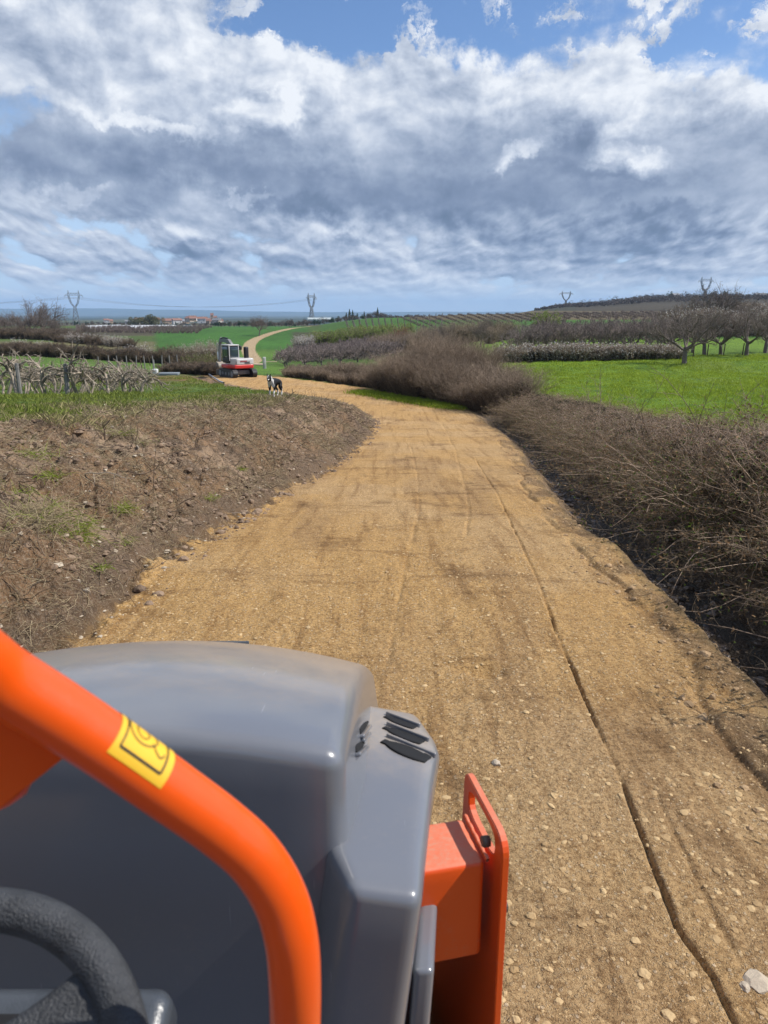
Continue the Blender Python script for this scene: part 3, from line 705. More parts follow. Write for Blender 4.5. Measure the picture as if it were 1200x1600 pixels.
def tree_meshes(seed, h=5.0, spread=2.6, trunk=1.1, r=.17, limbs=6, n1=7, n2=8, n3=5, mat=None, thick=1.0, droop=0.0, leafm=None, nleaf=0, lsize=.05):
    g = np.random.default_rng(seed); mat = mat or M_bark
    T0 = grow([[0, 0, -.25]], [[g.normal()*.08, g.normal()*.08, 1]], 5, [trunk+.25], .06, 0, g)
    A = Acc(); rad = np.array([r]); V, Fa = tubes(T0, rad*1.25, rad*.85, 8, g); A.add(V, Fa)
    tr = A.mesh('trunk', [mat])
    B = Acc(); th = np.arange(limbs)*6.283/limbs+g.uniform(0, .7, limbs); el = g.uniform(.35, 1.0, limbs)
    D = np.stack([np.cos(th), np.sin(th), el], 1); P0 = np.repeat(T0[:, -1]-[0, 0, .12], limbs, 0); P0[:, 2] -= g.uniform(0, .2, limbs)
    L = spread*g.uniform(.85, 1.2, limbs); L1 = grow(P0, D, 7, L, .17, .07, g); V, Fa = tubes(L1, np.full(limbs, r*.55), np.full(limbs, r*.14), 6, g); B.add(V, Fa)
    p, d, t = kids(L1, n1, .25, 1, .55, .30, g); n = len(p); L2 = grow(p, d, 5, (h-trunk)*g.uniform(.22, .5, n), .17, .06-droop, g)
    V, Fa = tubes(L2, np.full(n, r*.20), np.full(n, .010*thick), 4, g); B.add(V, Fa)
    p, d, t = kids(L2, n2, .15, 1, .55, .12, g); n = len(p); L3 = grow(p, d, 4, (h-trunk)*g.uniform(.10, .30, n), .2, .05-droop, g)
    V, Fa = tubes(L3, np.full(n, .011*thick), np.full(n, .004*thick), 3, g); B.add(V, Fa)
    p, d, t = kids(L3, n3, .1, 1, .6, .05, g); n = len(p); L4 = grow(p, d, 2, g.uniform(.15, .45, n)*h/5, .25, 0, g)
    V, Fa = tubes(L4, np.full(n, .005*thick), np.full(n, .0022*thick), 3, g); B.add(V, Fa)
    if nleaf:
        i = g.integers(0, n, nleaf); V, Fa = leaves(L4[i, g.integers(0, 3, nleaf)]+g.normal(size=(nleaf, 3))*.08, g.uniform(.6, 1.3, nleaf)*lsize, g, .7); B.add(V, Fa, 1)
    return tr, B.mesh('crown', [mat, leafm or M_dleaf])
def place_tree(name, meshes, x, y, rz, s, label, cat, group=None, sz=None, dz=0):
    e = empty(name, (x, y, hz(x, y)+dz), rz, label, cat, group); e.scale = (s, s, sz or s)
    for nm, me in zip(('trunk', 'crown'), meshes):
        c = bpy.data.objects.new(nm, me); COL.objects.link(c); c.parent = e
    return e
def place_bushes(hedge_name, pts, meshes, label, cat='hedge', part='bush', group=None, seed=1, s=(.85, 1.15), zs=None):
    g = np.random.default_rng(seed); x0, y0 = pts[len(pts)//2][:2]; z0 = hz(x0, y0)
    e = empty(hedge_name, (x0, y0, z0), 0, label, cat, group)
    for i, p in enumerate(pts):
        me = meshes[int(g.integers(len(meshes)))]; c = bpy.data.objects.new(part, me); COL.objects.link(c); c.parent = e
        k = g.uniform(*s)*(p[2] if len(p) > 2 else 1); zk = k*(p[3] if len(p) > 3 else 1)*g.uniform(.9, 1.1)
        c.location = (p[0]-x0, p[1]-y0, hz(p[0], p[1])-z0-.03); c.rotation_euler = (0, 0, g.uniform(0, 6.28)); c.scale = (k, k, zk)
    return e
def ground_px(u, v): 
    p = gp(u, v, 0, 20); return p[0], p[1]

# ------------------------------------------------------------------ the bramble hedge beyond the ditch
def right_edge(y):
    i = int(np.clip(np.searchsorted(CLS[:, 1], y), 1, len(CLS)-1)); a, b = CLS[i-1], CLS[i]; t = (y-a[1])/(b[1]-a[1]+1e-9)
    return a[0]+(b[0]-a[0])*t + a[2]+(b[2]-a[2])*t
BR = [bramble_mesh(s, dry=q) for s, q in ((11, .82), (12, .9), (13, .72), (14, .45))]
pts = []; y = -.5; g_ = np.random.default_rng(5)
while y < 30:
    xr = right_edge(y)
    off = float(np.interp(y, [0, 14, 24, 30], [2.15, 2.05, 1.8, 1.45]))
    hh = float(np.interp(y, [0, 5, 9, 13, 20, 30], [.74, .74, .72, .56, .47, .52]))
    pts.append((xr+off+g_.uniform(-.12, .12)+.012*y, y, .92, hh*1.1)); pts.append((xr+off+.85+g_.uniform(-.15, .15), y+.3, 1.0, hh*.93))
    y += .78 + y*.012
place_bushes('bramble_hedge', pts, BR, 'long brown bramble hedge running beside the ditch on the right of the track', part='bramble_bush', seed=3, s=(.88, 1.12))
# a few long arching canes standing out of it
def cane_thing(x, y, z, seed, label, n=6, L=1.1, up=1.0):
    g = np.random.default_rng(seed); A = Acc(); P0 = np.tile([[0, 0, -.3]], (n, 1))+g.normal(size=(n, 3))*.08
    D = np.stack([g.normal(size=n)*.5, g.normal(size=n)*.5, np.full(n, up)], 1); C = grow(P0, D, 8, L*g.uniform(.7, 1.2, n), .12, -.04, g)
    V, Fa = tubes(C, np.full(n, .006), np.full(n, .002), 4, g); A.add(V, Fa)
    p, d, _ = kids(C, 7, .3, 1, .6, .2, g); W = grow(p, d, 3, g.uniform(.08, .35, len(p)), .2, 0, g); V, Fa = tubes(W, np.full(len(p), .003), np.full(len(p), .001), 3, g); A.add(V, Fa)
    o = link('bare_cane', A.mesh('bare_cane', [M_twig2])); o.location = (x, y, z); return tag(o, label, 'shrub stems')
for (u, v, Y, s_, lb) in ((935, 632, 14.5, 21, 'thin upright canes standing out of the hedge top by the green field'), (1110, 668, 9.0, 22, 'wiry leaning canes on the hedge crest at the right edge'),
                          (1000, 648, 12.0, 23, 'low arching canes over the hedge crest near the field'), (1180, 655, 9.5, 24, 'tall wiry canes at the far right end of the hedge')):
    p = at(u, v, Y); cane_thing(p[0], p[1], p[2], s_, lb, L=.9 if s_ != 22 else 1.2)

# ------------------------------------------------------------------ thicket in the bend, low hedge on
BS = [brush_mesh(s) for s in (31, 32, 33)]
pts = []; g_ = np.random.default_rng(8)
for k in range(70):
    t = g_.uniform(0, 1); w = g_.uniform(0, 1)
    a = np.array(at(590, 622, 43)[:2])*(1-t)+np.array(at(745, 640, 33.5)[:2])*t
    x = a[0]+w*2.0+.2; y = a[1]+w*3.5
    hgt = (.44+.40*math.sin(math.pi*min(1, .15+t*.85)))*(.75+.3*w)
    pts.append((x, y, .95, hgt))
place_bushes('thicket', pts, BS, 'tall grey brown leafless thicket in the bend of the track', 'thicket', 'brush_clump', seed=9, s=(.8, 1.1))
pts = [(4.6+i*.55+g_.uniform(-.2, .2), 33.4-i*.45+g_.uniform(-.3, .3), .9, .62-.05*i) for i in range(3)]
place_bushes('rough_brush', pts, BS, 'lower leafless brush where the thicket meets the bramble hedge', 'brush', 'brush_clump', seed=10)
BL = [brush_mesh(s, r=.9, h=1.2, nst=110, per=16, thick=1.6, name='low_brush') for s in (41, 42)]
pts = []
for k in range(34):
    t = k/33; a = np.array(at(448, 585, 56.5)[:2])*(1-t)+np.array(at(604, 614, 44)[:2])*t
    pts.append((a[0]+g_.uniform(-.3, .3), a[1]+.8+g_.uniform(-.3, .3), 1, .5+.3*t)); 
    if k % 2: pts.append((a[0]+g_.uniform(-.3, .3)+.5, a[1]+2.0, 1, .55+.3*t))
place_bushes('low_hedge', pts, BL, 'low pinkish brown bare hedge curving along the far edge of the track bend', part='low_brush', seed=11)

# ------------------------------------------------------------------ right field : hedge with pale tops, orchard, lone tree
BH = [brush_mesh(s, r=1.3, h=1.9, nst=90, per=18, thick=2.4, leafm=M_bloss, nleaf=1500, lsize=.05, name='hedge_bush') for s in (51, 52)]
pts = []
for k in range(40):
    t = k/39; p = gp(790+t*262, 566-4.5*t, 0, 20); pts.append((p[0]+g_.uniform(-.3, .3), p[1]+g_.uniform(-.4, .4), 1.0, .68-.1*t))
place_bushes('field_hedge', pts, BH, 'clipped dark hedge with pale tops along the far side of the bright green field', part='hedge_bush', seed=12)
OT = [tree_meshes(s, h=3.6, spread=2.2, trunk=.8, r=.13, limbs=6, n1=7, n2=7, n3=3, mat=M_barkp, thick=2.3) for s in (61, 62, 63, 64)]
n_ = 0
for row in range(4):
    for k in range(13):
        u = 806 + k*19.5 + row*9 + g_.uniform(-3, 3); Y = 80+row*7+g_.uniform(-1, 1)+k*.2
        x = (u-600)/1191*Y
        n_ += 1
        place_tree('orchard_tree', OT[(row*5+k*3) % 4], x, Y, g_.uniform(0, 6.28), g_.uniform(.76, .92), 'bare pinkish orchard tree standing in the block behind the pale topped hedge', 'tree', 'orchard trees behind the field hedge')
LT_ = [tree_meshes(s, h=5.4, spread=2.9, trunk=1.5, r=.19, limbs=7, n1=8, n2=8, n3=4, thick=1.25, droop=.02) for s in (71, 72, 73)]
p = gp(1069, 570, 0, 20); LONE = p
place_tree('bare_tree', LT_[0], p[0], p[1], .6, .88, 'single bare round headed tree standing out in the bright green field', 'tree', sz=.86)
for i, (u, v, s_, lb) in enumerate(((1100, 556, 0.82, 'bare orchard tree just right of and behind the lone field tree'), (1126, 555, .75, 'small bare orchard tree, middle one of the row at the right edge'),
                     (1166, 556, .82, 'bare orchard tree with wide spreading limbs near the right edge'), (1196, 552, .85, 'bare orchard tree cut off by the right edge of the picture'),
                     (1045, 553, .72, 'bare orchard tree just left of and behind the lone field tree'), (1082, 551, .78, 'dark bare tree close behind the lone field tree'))):
    p = gp(u, v, 0, 20); place_tree('orchard_tree', LT_[(i+1) % 3], p[0], p[1], i*1.3, s_, lb, 'tree')
# taller leafless trees behind them
TT = [tree_meshes(s, h=9, spread=3.2, trunk=2.2, r=.2, limbs=7, n1=9, n2=8, n3=4, thick=2.6) for s in (81, 82)]
for i, (u, Y, s_, lb) in enumerate(((1122, 125, 1.0, 'tallest of the leafless trees behind the orchard row on the right'), (1098, 132, .8, 'leafless tree left of the tallest tree behind the orchard row'),
                        (1060, 120, .62, 'greyish leafless tree rising behind the lone field tree'), (1150, 128, .66, 'leafless tree right of the tallest tree behind the orchard row'),
                        (1185, 122, .72, 'dark leafless tree above the right edge orchard trees'), (1035, 126, .5, 'small leafless tree left of the group behind the lone tree'))):
    x = (u-600)/1191*Y; place_tree('bare_tree', TT[i % 2], x, Y, i*2.1, s_, lb, 'tree')
pts = [((u-600)/1191*Y, Y, 1.5, 1.2) for u, Y in [(1058+i*9.5, 108+(i % 3)*3) for i in range(18)]]
place_bushes('far_hedge', pts, BH, 'dark bushy hedge behind the orchard row at the right edge', part='hedge_bush', seed=15)
YB = brush_mesh(91, r=1.5, h=3.0, nst=60, per=18, thick=2.2, leafm=M_yleaf, nleaf=5000, lsize=.06, name='crown')
def single_bush(name, me, u, v, Y, s, label, cat='shrub', sz=1.0, rz=0, group=None):
    x = (u-600)/1191*Y if v is None else gp(u, v, 0, 20)[0]; y = Y if v is None else gp(u, v, 0, 20)[1]
    o = bpy.data.objects.new(name, me); COL.objects.link(o); o.location = (x, y, hz(x, y)-.05); o.scale = (s, s, s*sz); o.rotation_euler = (0, 0, rz)
    return tag(o, label, cat, group)
single_bush('willow_shrub', YB, 856, None, 112, 1.35, 'yellow green budding shrub standing above the pink orchard')
RB = brush_mesh(92, r=.9, h=3.0, nst=60, per=16, thick=2.2, leafm=M_rleaf, nleaf=2600, lsize=.05, name='red_shrub')
single_bush('red_shrub', RB, 625, None, 150, 1.15, 'rusty red leaved shrub standing beyond the thicket', sz=1.1)

# ------------------------------------------------------------------ centre : the dense bare orchard left of the thicket and shrubs above it
CO = [tree_meshes(s, h=2.6, spread=1.5, trunk=.6, r=.09, limbs=6, n1=6, n2=6, n3=2, mat=M_barkp, thick=2.6) for s in (101, 102, 103)]
cnt = 0
for row in range(11):
    Y = 88+row*7.0
    u0 = 446+row*.8; u1 = 600+row*9
    k = 0
    while True:
        u = u0 + k*(1191*2.1/Y) + g_.uniform(-2, 2); k += 1
        if u > u1: break
        if 478 < u < 500 and Y < 115 and row > 0 and g_.random() < .8: continue     # the grassy gap
        x = (u-600)/1191*Y; cnt += 1
        if cnt > 230: break
        place_tree('small_orchard_tree', CO[cnt % 3], x, Y+g_.uniform(-.6, .6), g_.uniform(0, 6.28), g_.uniform(.85, 1.12), 'small bare orchard tree in the dense block beyond the track bend', 'tree', 'small orchard trees beyond the bend')
print('orchard', cnt)
GS = brush_mesh(93, r=1.6, h=2.6, nst=60, per=18, thick=2.4, leafm=M_yleaf, nleaf=3500, lsize=.07, name='budding_shrub')
WS = brush_mesh(94, r=1.6, h=2.6, nst=60, per=18, thick=2.4, leafm=M_bloss, nleaf=4500, lsize=.06, name='blossom_shrub')
pts = [((u-600)/1191*Y, Y, 1.3, .95) for u, Y in [(470+i*9, 172+(i % 4)*5) for i in range(19)]]
place_bushes('shrub_belt', pts, [GS, WS, GS], 'belt of budding green and white flowering shrubs behind the dense bare orchard', 'hedge', 'shrub', seed=16)
pts = [((u-600)/1191*Y, Y, 1.1, .72) for u, Y in [(590+i*11, 118+(i % 4)*6) for i in range(20)]]
place_bushes('brush_belt', pts, BS, 'belt of tall bare brush rising behind the thicket', 'hedge', 'brush_clump', seed=17, s=(1.0, 1.4))
for (u, Y, s_, lb) in ((694, 100, .5, 'dark bare sapling poking up behind the middle of the thicket'), (752, 105, .48, 'bare sapling behind the right end of the thicket'), (768, 130, .55, 'slim bare tree at the left of the pink orchard')):
    place_tree('bare_sapling', TT[0], (u-600)/1191*Y, Y, u, s_, lb, 'tree')
place_tree('bare_tree', TT[1], gp(405, 525, 0, 60)[0], gp(405, 525, 0, 60)[1], 1.0, .82, 'lone bare tree beside the pale track across the wide green field', 'tree')
# ------------------------------------------------------------------ left : pruned old vines on posts, hedges, bare trees
def vine_meshes(seed):
    g = np.random.default_rng(seed); A = Acc()
    T0 = grow([[0, 0, -.15]], [[g.normal()*.28, g.normal()*.15, 1]], 6, [g.uniform(1.05, 1.4)], .16, .06, g)
    V, Fa = tubes(T0, [.062], [.045], 7, g); A.add(V, Fa); tr = A.mesh('trunk', [M_vine])
    B = Acc(); na = 4; P0 = np.repeat(T0[:, -1], na, 0)-g.uniform(0, .3, (na, 1))*np.array([[0, 0, 1]])
    D = np.stack([np.array([-.7, .7, -.35, .4])*g.uniform(.4, 1.1, na), g.normal(size=na)*.3, g.uniform(.9, 1.7, na)], 1)
    L = grow(P0, D, 9, g.uniform(.7, 1.25, na), .20, -.20, g); V, Fa = tubes(L, np.full(na, .043), np.full(na, .020), 6, g); B.add(V, Fa)
    p, d, _ = kids(L, 5, .1, 1, .6, .15, g); n = len(p); L2 = grow(p, d, 6, g.uniform(.2, .6, n), .25, -.12, g); V, Fa = tubes(L2, np.full(n, .020), np.full(n, .009), 5, g); B.add(V, Fa)
    p, d, _ = kids(L2, 3, .1, 1, .6, .1, g); n = len(p); L3 = grow(p, d, 3, g.uniform(.1, .45, n), .3, -.1, g); V, Fa = tubes(L3, np.full(n, .010), np.full(n, .004), 3, g); B.add(V, Fa)
    return tr, B.mesh('crown', [M_vine])
VM = [vine_meshes(s) for s in (201, 202, 203, 204, 205)]
M_post = veg_mat('post_wood', (.16, .15, .14), (.36, .34, .31), scale=5)
g_ = np.random.default_rng(21)
front = [(-12, 612, 1.1), (18, 613, 1.05), (52, 613, 1.05), (84, 612, 1.0), (110, 612, 1.08), (136, 611, .95), (160, 611, .9), (178, 610, .9), (200, 610, .75)]
descr = ['leftmost gnarled vine cut by the picture edge', 'gnarled pale vine arching beside the first grey post', 'gnarled pale vine between the two grey posts, tall arch', 'gnarled pale vine just left of the second grey post',
         'gnarled pale vine just right of the second grey post', 'leaning pale vine in the middle of the front row', 'low tangled pale vine right of the row middle', 'pale vine with a high looping cane near the row end', 'smallest pale vine at the right end of the front row']
for i, ((u, v, s_), lb) in enumerate(zip(front, descr)):
    p = gp(u, v, 0, 20); x, y = p[0], p[1]; x = (u-600)/1191*29.5; y = 29.5+g_.uniform(-.2, .2)
    place_tree('gnarled_vine', VM[i % 5], x, y, g_.choice([0, math.pi])+g_.uniform(-.3, .3), s_*1.15, lb, 'vine')
for row in range(1, 5):
    for k in range(9):
        Y = 29.5+row*2.6; u = -8+k*26+row*4+g_.uniform(-5, 5)
        place_tree('gnarled_vine', VM[(k+row*2) % 5], (u-600)/1191*Y, Y+g_.uniform(-.3, .3), g_.uniform(0, 6.28), g_.uniform(.8, 1.0), 'pale gnarled vine in the tangle behind the front row', 'vine', 'vines behind the front row')
def post(x, y, h, r, label, tilt=(0, 0), mat=None, name='wooden_post', cat='post', group=None):
    bm = bmesh.new(); bmesh.ops.create_cone(bm, cap_ends=True, segments=8, radius1=r, radius2=r*.9, depth=h)
    bmesh.ops.bevel(bm, geom=[e for e in bm.edges if e.calc_length() < r*1.2], offset=r*.18, segments=1)
    bmesh.ops.translate(bm, verts=bm.verts, vec=(0, 0, h/2-.15))
    for vtx in bm.verts: vtx.co.x += .01*math.sin(vtx.co.z*9+x)
    me = bpy.data.meshes.new(name); bm.to_mesh(me); bm.free(); o = link(name, me, None, [mat or M_post]); o.location = (x, y, hz(x, y)); o.rotation_euler = (tilt[0], tilt[1], 0)
    return tag(o, label, cat, group)
post((16-600)/1191*28.8, 28.8, 1.5, .085, 'thick grey wooden post near the left edge of the vine row')
post((92-600)/1191*28.8, 28.8, 1.55, .095, 'thick grey wooden post with squared top in the vine row', (0, .02))
for u, v, lb in ((223, 580, 'short dark stake leaning in the grass right of the vines'), (235, 572, 'thin dark stake in the grass beyond the vines, left one of the farther two'), (259, 574, 'thin stake in the grass beyond the vines, right one of the farther two')):
    p = gp(u, v, 0, 20); post(p[0], p[1], 1.1, .05, lb, (0, -.15), M_root)
for i in range(10):
    Y = 58; u = 146+i*9.5; post((u-600)/1191*Y, Y+i*.8, 1.5, .05, 'thin pale stake in the row standing behind the vines', (0, .05*math.sin(i*2.)), M_post, group='thin stakes behind the vines')
for i, u in enumerate((1042, 1090, 1112, 1138, 1168)):
    Y = 66; post((u-600)/1191*Y, Y, 1.2, .05, 'thin dark fence stake at the foot of the right orchard row', (0, .04), M_root, group='stakes by the right orchard')
# the dark hedge behind, with white flowering bushes in it
M_dkt = veg_mat('dark_twig', (.04, .03, .022), (.24, .185, .14), pw=2.0)
BD = [brush_mesh(s, r=1.4, h=2.1, nst=100, per=20, thick=2.6, mat=M_dkt, leafm=M_dleaf, nleaf=700, lsize=.05, name='hedge_bush') for s in (211, 212)]
WB = brush_mesh(213, r=1.4, h=2.1, nst=70, per=18, thick=2.0, leafm=M_bloss, nleaf=2600, lsize=.045, name='blossom_bush')
pts = []
for k in range(46):
    t = k/45; Y = 92-6*t; u = -60+t*350; pts.append(((u-600)/1191*Y, Y+g_.uniform(-.6, .6), 1.05, .62+.12*math.sin(k*.8)))
place_bushes('field_hedge', pts, BD, 'long dark hedge crossing the grass behind the vines on the left', part='hedge_bush', seed=22)
for i, (u, Y, s_, lb) in enumerate(((20, 94, .85, 'pale flowering bush at the left end of the dark hedge'), (60, 96, .75, 'small pale flowering bush over the dark hedge above the vines'), (215, 90, .95, 'white flowering bush on top of the dark hedge left of the green field'), (185, 92, .7, 'low white flowering bush beside the taller one on the dark hedge'))):
    single_bush('blossom_bush', WB, u, None, Y, s_, lb, 'bush', rz=i)
PB = brush_mesh(214, r=1.9, h=3.1, nst=120, per=24, thick=1.8, leafm=M_bloss, nleaf=5000, lsize=.035, name='pink_bush')
GB = brush_mesh(215, r=1.7, h=1.8, nst=120, per=22, thick=1.8, leafm=M_gleaf, nleaf=4500, lsize=.045, name='green_bush')
single_bush('flowering_bush', PB, 322, None, 74, .82, 'big pinkish grey bush coming into flower left of the excavator', 'bush')
single_bush('flowering_bush', PB, 296, None, 78, .72, 'pinkish grey bush left of the biggest flowering bush', 'bush', rz=2)
single_bush('flowering_bush', PB, 342, None, 84, .7, 'pale grey bush close behind the excavator boom', 'bush', rz=4)
for i, (u, Y, s_, lb) in enumerate(((330, 66, .85, 'olive green low bush beside the excavator boom'), (306, 64, .8, 'olive green low bush left of the one by the excavator'), (282, 70, .9, 'dark bush at the right end of the long left hedge'))):
    single_bush('low_bush', GB if i < 2 else BD[0], u, None, Y, s_, lb, 'bush', rz=i)
pts = [((u-600)/1191*Y, Y, .8, .5) for u, Y in [(262+i*7.5, 60+(i % 2)*1.5-i*.3) for i in range(12)]]
place_bushes('low_hedge', pts, BD, 'low dark clipped hedge left of the excavator', part='hedge_bush', seed=23)
# trees along the left horizon
for i, (u, Y, s_, lb) in enumerate(((62, 178, 1.15, 'bare round headed tree left of the nearest pylon'), (22, 175, .75, 'dark bare tree near the left edge above the vines'), (4, 170, .7, 'dark bare tree cut by the left edge'), (44, 168, .72, 'low dark bare tree between the two at the left'),
                        (78, 170, .62, 'low bare tree just right of the round headed tree'), (135, 185, .5, 'small bare tree right of the nearest pylon'))):
    place_tree('bare_tree', TT[i % 2], (u-600)/1191*Y, Y, i*1.7, s_, lb, 'tree')
pts = [((u-600)/1191*Y, Y, 1.5, .7) for u, Y in [(-40+i*10, 158+(i % 3)*3) for i in range(16)]]
place_bushes('field_hedge', pts, BD, 'dark brown hedge line under the bare trees at the left', part='hedge_bush', seed=24)
pts = [((u-600)/1191*Y, Y, 1.2, .75) for u, Y in [(88+i*9, 150+(i % 3)*3) for i in range(13)]]
place_bushes('field_hedge', pts, [WB, BD[0], WB], 'line of pale flowering bushes below the nearest pylon', part='blossom_bush', seed=25)
# rows of bare vines on the left plain
VR_ = [brush_mesh(s, r=.8, h=1.3, nst=30, per=6, thick=5, name='vine_clump', mat=M_barkp, core=0) for s in (216, 217)]
def long_row(name, P0, P1, n, meshes, label, group, seed, s=1.0, part='vine_clump', cat='vine row'):
    pts = [(P0[0]+(P1[0]-P0[0])*t, P0[1]+(P1[1]-P0[1])*t, s) for t in np.linspace(0, 1, n)]
    return place_bushes(name, pts, meshes, label, cat, part, group, seed, s=(.9, 1.1))
for r_ in range(9):
    Y0 = 250+r_*11; long_row('vine_row', ((120-600)/1191*Y0, Y0), ((300+r_*3-600)/1191*Y0, Y0+4), 26, VR_, 'long bare vine row on the plain left of the wide green field', 'vine rows on the left plain', 300+r_, 1.0)
# netting tunnels : two long pale strips
M_net = simple('net_cloth', (.46, .48, .50), .6, 0, .1, 4)
def tunnel(P0, P1, w, h, label):
    a = np.array(P0); b = np.array(P1); d = (b-a); L = np.linalg.norm(d); d = d/L; n = np.array([-d[1], d[0]]); A = Acc(); K = 50; S = 9; V = []
    z0 = hz(*a)
    for i in range(K+1):
        c = a+d*L*i/K; z = hz(*c)
        for j in range(S):
            th = math.pi*j/(S-1); wv = 1+.04*math.sin(i*1.7); V.append((c[0]+n[0]*w*math.cos(th), c[1]+n[1]*w*math.cos(th), z+h*wv*math.sin(th)**.8 - .05))
    i = np.arange(K)[:, None]*S+np.arange(S-1)[None]; Fa = np.stack([i, i+1, i+S+1, i+S], -1).reshape(-1, 4); A.add(V, Fa)
    return tag(link('net_tunnel', A.mesh('net_tunnel', [M_net])), label, 'tunnel')
def UX(u, Y): return ((u-600)/1191*Y, Y)
tunnel(UX(130, 300), UX(186, 372), 1.0, 1.2, 'long pale net covered tunnel, left one below the pylon')
tunnel(UX(200, 300), UX(272, 400), 1.0, 1.2, 'long pale net covered tunnel, right one reaching the green field')
tunnel(UX(150, 330), UX(230, 420), 1.0, 1.0, 'grey net tunnel between the two longer pale ones')

# ------------------------------------------------------------------ vineyard slope and post rows on the skyline
for r_ in range(30):
    u0 = 640+r_*15.0; Y0 = 236; Y1 = 385
    long_row('vine_row', UX(u0+24, Y0), UX(u0-14, Y1), 14, VR_, 'thin dark vine row running up the brown slope on the skyline', 'vine rows on the skyline slope', 400+r_, .75)
for r_ in range(16):
    u0 = 548+r_*9.5; A = Acc(); g = np.random.default_rng(500+r_); P = []
    a, b = np.array(UX(u0, 205)), np.array(UX(u0-8+r_*.6, 330))
    for t in np.linspace(0, 1, 16):
        c = a*(1-t)+b*t; z = hz(*c); P.append([[c[0], c[1], z-.1], [c[0]+g.normal()*.08, c[1], z+2.3]])
    V, Fa = tubes(np.array(P), np.full(16, .055), np.full(16, .05), 4, g); A.add(V, Fa)
    W = np.array([[[*(a*(1-t)+b*t), hz(*(a*(1-t)+b*t))+hh] for t in np.linspace(0, 1, 16)] for hh in (1.1, 1.9)])
    V, Fa = tubes(W, np.full(2, .035), np.full(2, .035), 3, g); A.add(V, Fa)
    o = link('trellis_row', A.mesh('trellis_row', [M_barkp])); tag(o, 'row of bare trellis posts and wires on the far green slope', 'trellis', 'trellis rows on the far slope')
# ------------------------------------------------------------------ loose matter on the ground
def ico(n=1):
    bm = bmesh.new(); bmesh.ops.create_icosphere(bm, subdivisions=n, radius=1)
    V = np.array([v.co[:] for v in bm.verts]); Fa = np.array([[v.index for v in f.verts] for f in bm.faces]); bm.free(); return V, Fa
ICO = {1: ico(1), 2: ico(2)}
def scatter_stones(name, x, y, size, mat, g, flat=.55, sink=.35, z=None, rough=.28, sub=1):
    ICOV, ICOF = ICO[sub]; n = len(x); rough = rough if sub == 1 else rough*.42; z = hzs(x, y) if z is None else z
    V = ICOV[None]*(1+g.normal(size=(n, len(ICOV), 1))*rough)
    sc = size[:, None]*np.stack([g.uniform(.7, 1.3, n), g.uniform(.7, 1.3, n), flat*g.uniform(.6, 1.3, n)], 1)
    V = V*sc[:, None, :]; a = g.uniform(0, 6.28, n); c, s = np.cos(a)[:, None], np.sin(a)[:, None]
    X = V[..., 0]*c-V[..., 1]*s; Y = V[..., 0]*s+V[..., 1]*c; Z = V[..., 2]
    V = np.stack([X+x[:, None], Y+y[:, None], Z+z[:, None]+(size*flat*(1-2*sink))[:, None]*.5], -1)
    Fa = (ICOF[None]+(np.arange(n)*len(ICOV))[:, None, None]).reshape(-1, 3)
    me = np_mesh(name, V.reshape(-1, 3), Fa, False); me.materials.append(mat)
    o = link(name, me); o['kind'] = 'stuff'; return o
def stone_mat(name, a, b_):
    m, nt, b = new_mat(name); geo = nt.node('ShaderNodeNewGeometry'); n = nt.noise(geo.outputs['Position'], 60, 4, .6)
    f = nt.math('ADD', nt.math('MULTIPLY', geo.outputs['Random Per Island'], .7), nt.math('MULTIPLY', n, .4), clamp=True)
    nt.put(b.inputs['Base Color'], nt.mix(f, a, b_)); b.inputs['Roughness'].default_value = .9
    nt.put(b.inputs['Normal'], nt.bump(nt.noise(geo.outputs['Position'], 140, 3), .6, .004)); return m
M_grav = stone_mat('gravel', (.27, .165, .07), (.52, .37, .19)); M_clod = stone_mat('clods', (.10, .065, .04), (.27, .185, .12)); M_pale = stone_mat('pale_stone', (.24, .18, .12), (.44, .37, .28))
def road_pts(n, g, y0, y1, pw=1.6):
    y = y0+(y1-y0)*g.uniform(0, 1, n)**pw; x = g.uniform(-2.15, 2.15, n)
    c = np.interp(y, CLS[:70, 1], CLS[:70, 0]); return x+c, y
g = np.random.default_rng(71)
x, y = road_pts(30000, g, .8, 14, 1.9)
k = fbm(x*.9, y*.9, 3, 301) + .25*(y < 3.2) + g.normal(size=len(x))*.1; m = k > .45; x, y = x[m], y[m]
sz = .003+.012*g.uniform(0, 1, len(x))**6*np.clip(1.6-y*.08, .6, 1.5)+.0016*y/6
big = sz > .0075
scatter_stones('gravel', x[~big], y[~big], sz[~big], M_grav, g, .5, .62)
scatter_stones('coarse_gravel', x[big], y[big], sz[big]*.95, M_grav, g, .45, .68, sub=2)
# clods and stones on the bank and along its toe
def bank_pts(n, g, y0, y1, d0, d1, pw=1.5):
    y = y0+(y1-y0)*g.uniform(0, 1, n)**pw; d = d0+(d1-d0)*g.uniform(0, 1, n)
    c = np.interp(y, CLS[:72, 1], CLS[:72, 0]); return c-2.12-d, y, d
x, y, d = bank_pts(26000, g, 1.5, 30, -.25, 3.1); k = fbm(x*2, y*2, 3, 305)-.08*np.exp(-np.maximum(d, 0)/.35)+g.normal(size=len(x))*.08; m = k > .50; x, y = x[m], y[m]
scatter_stones('soil_clods', x, y, .005+.040*g.uniform(0, 1, len(x))**5+.0007*y, M_clod, g, .7, .45, sub=2)
x, y, d = bank_pts(2600, g, 1.5, 22, -.1, 3.0); scatter_stones('bank_stones', x, y, .006+.026*g.uniform(0, 1, len(x))**3, M_pale, g, .6, .4)
y = .5+24*g.uniform(0, 1, 5200)**1.5; c = np.interp(y, CLS[:72, 1], CLS[:72, 0]); x = c+2.1+g.uniform(-.45, 1.3, len(y)); k = fbm(x*3, y*1.5, 3, 307); m = k > .50; x, y = x[m], y[m]
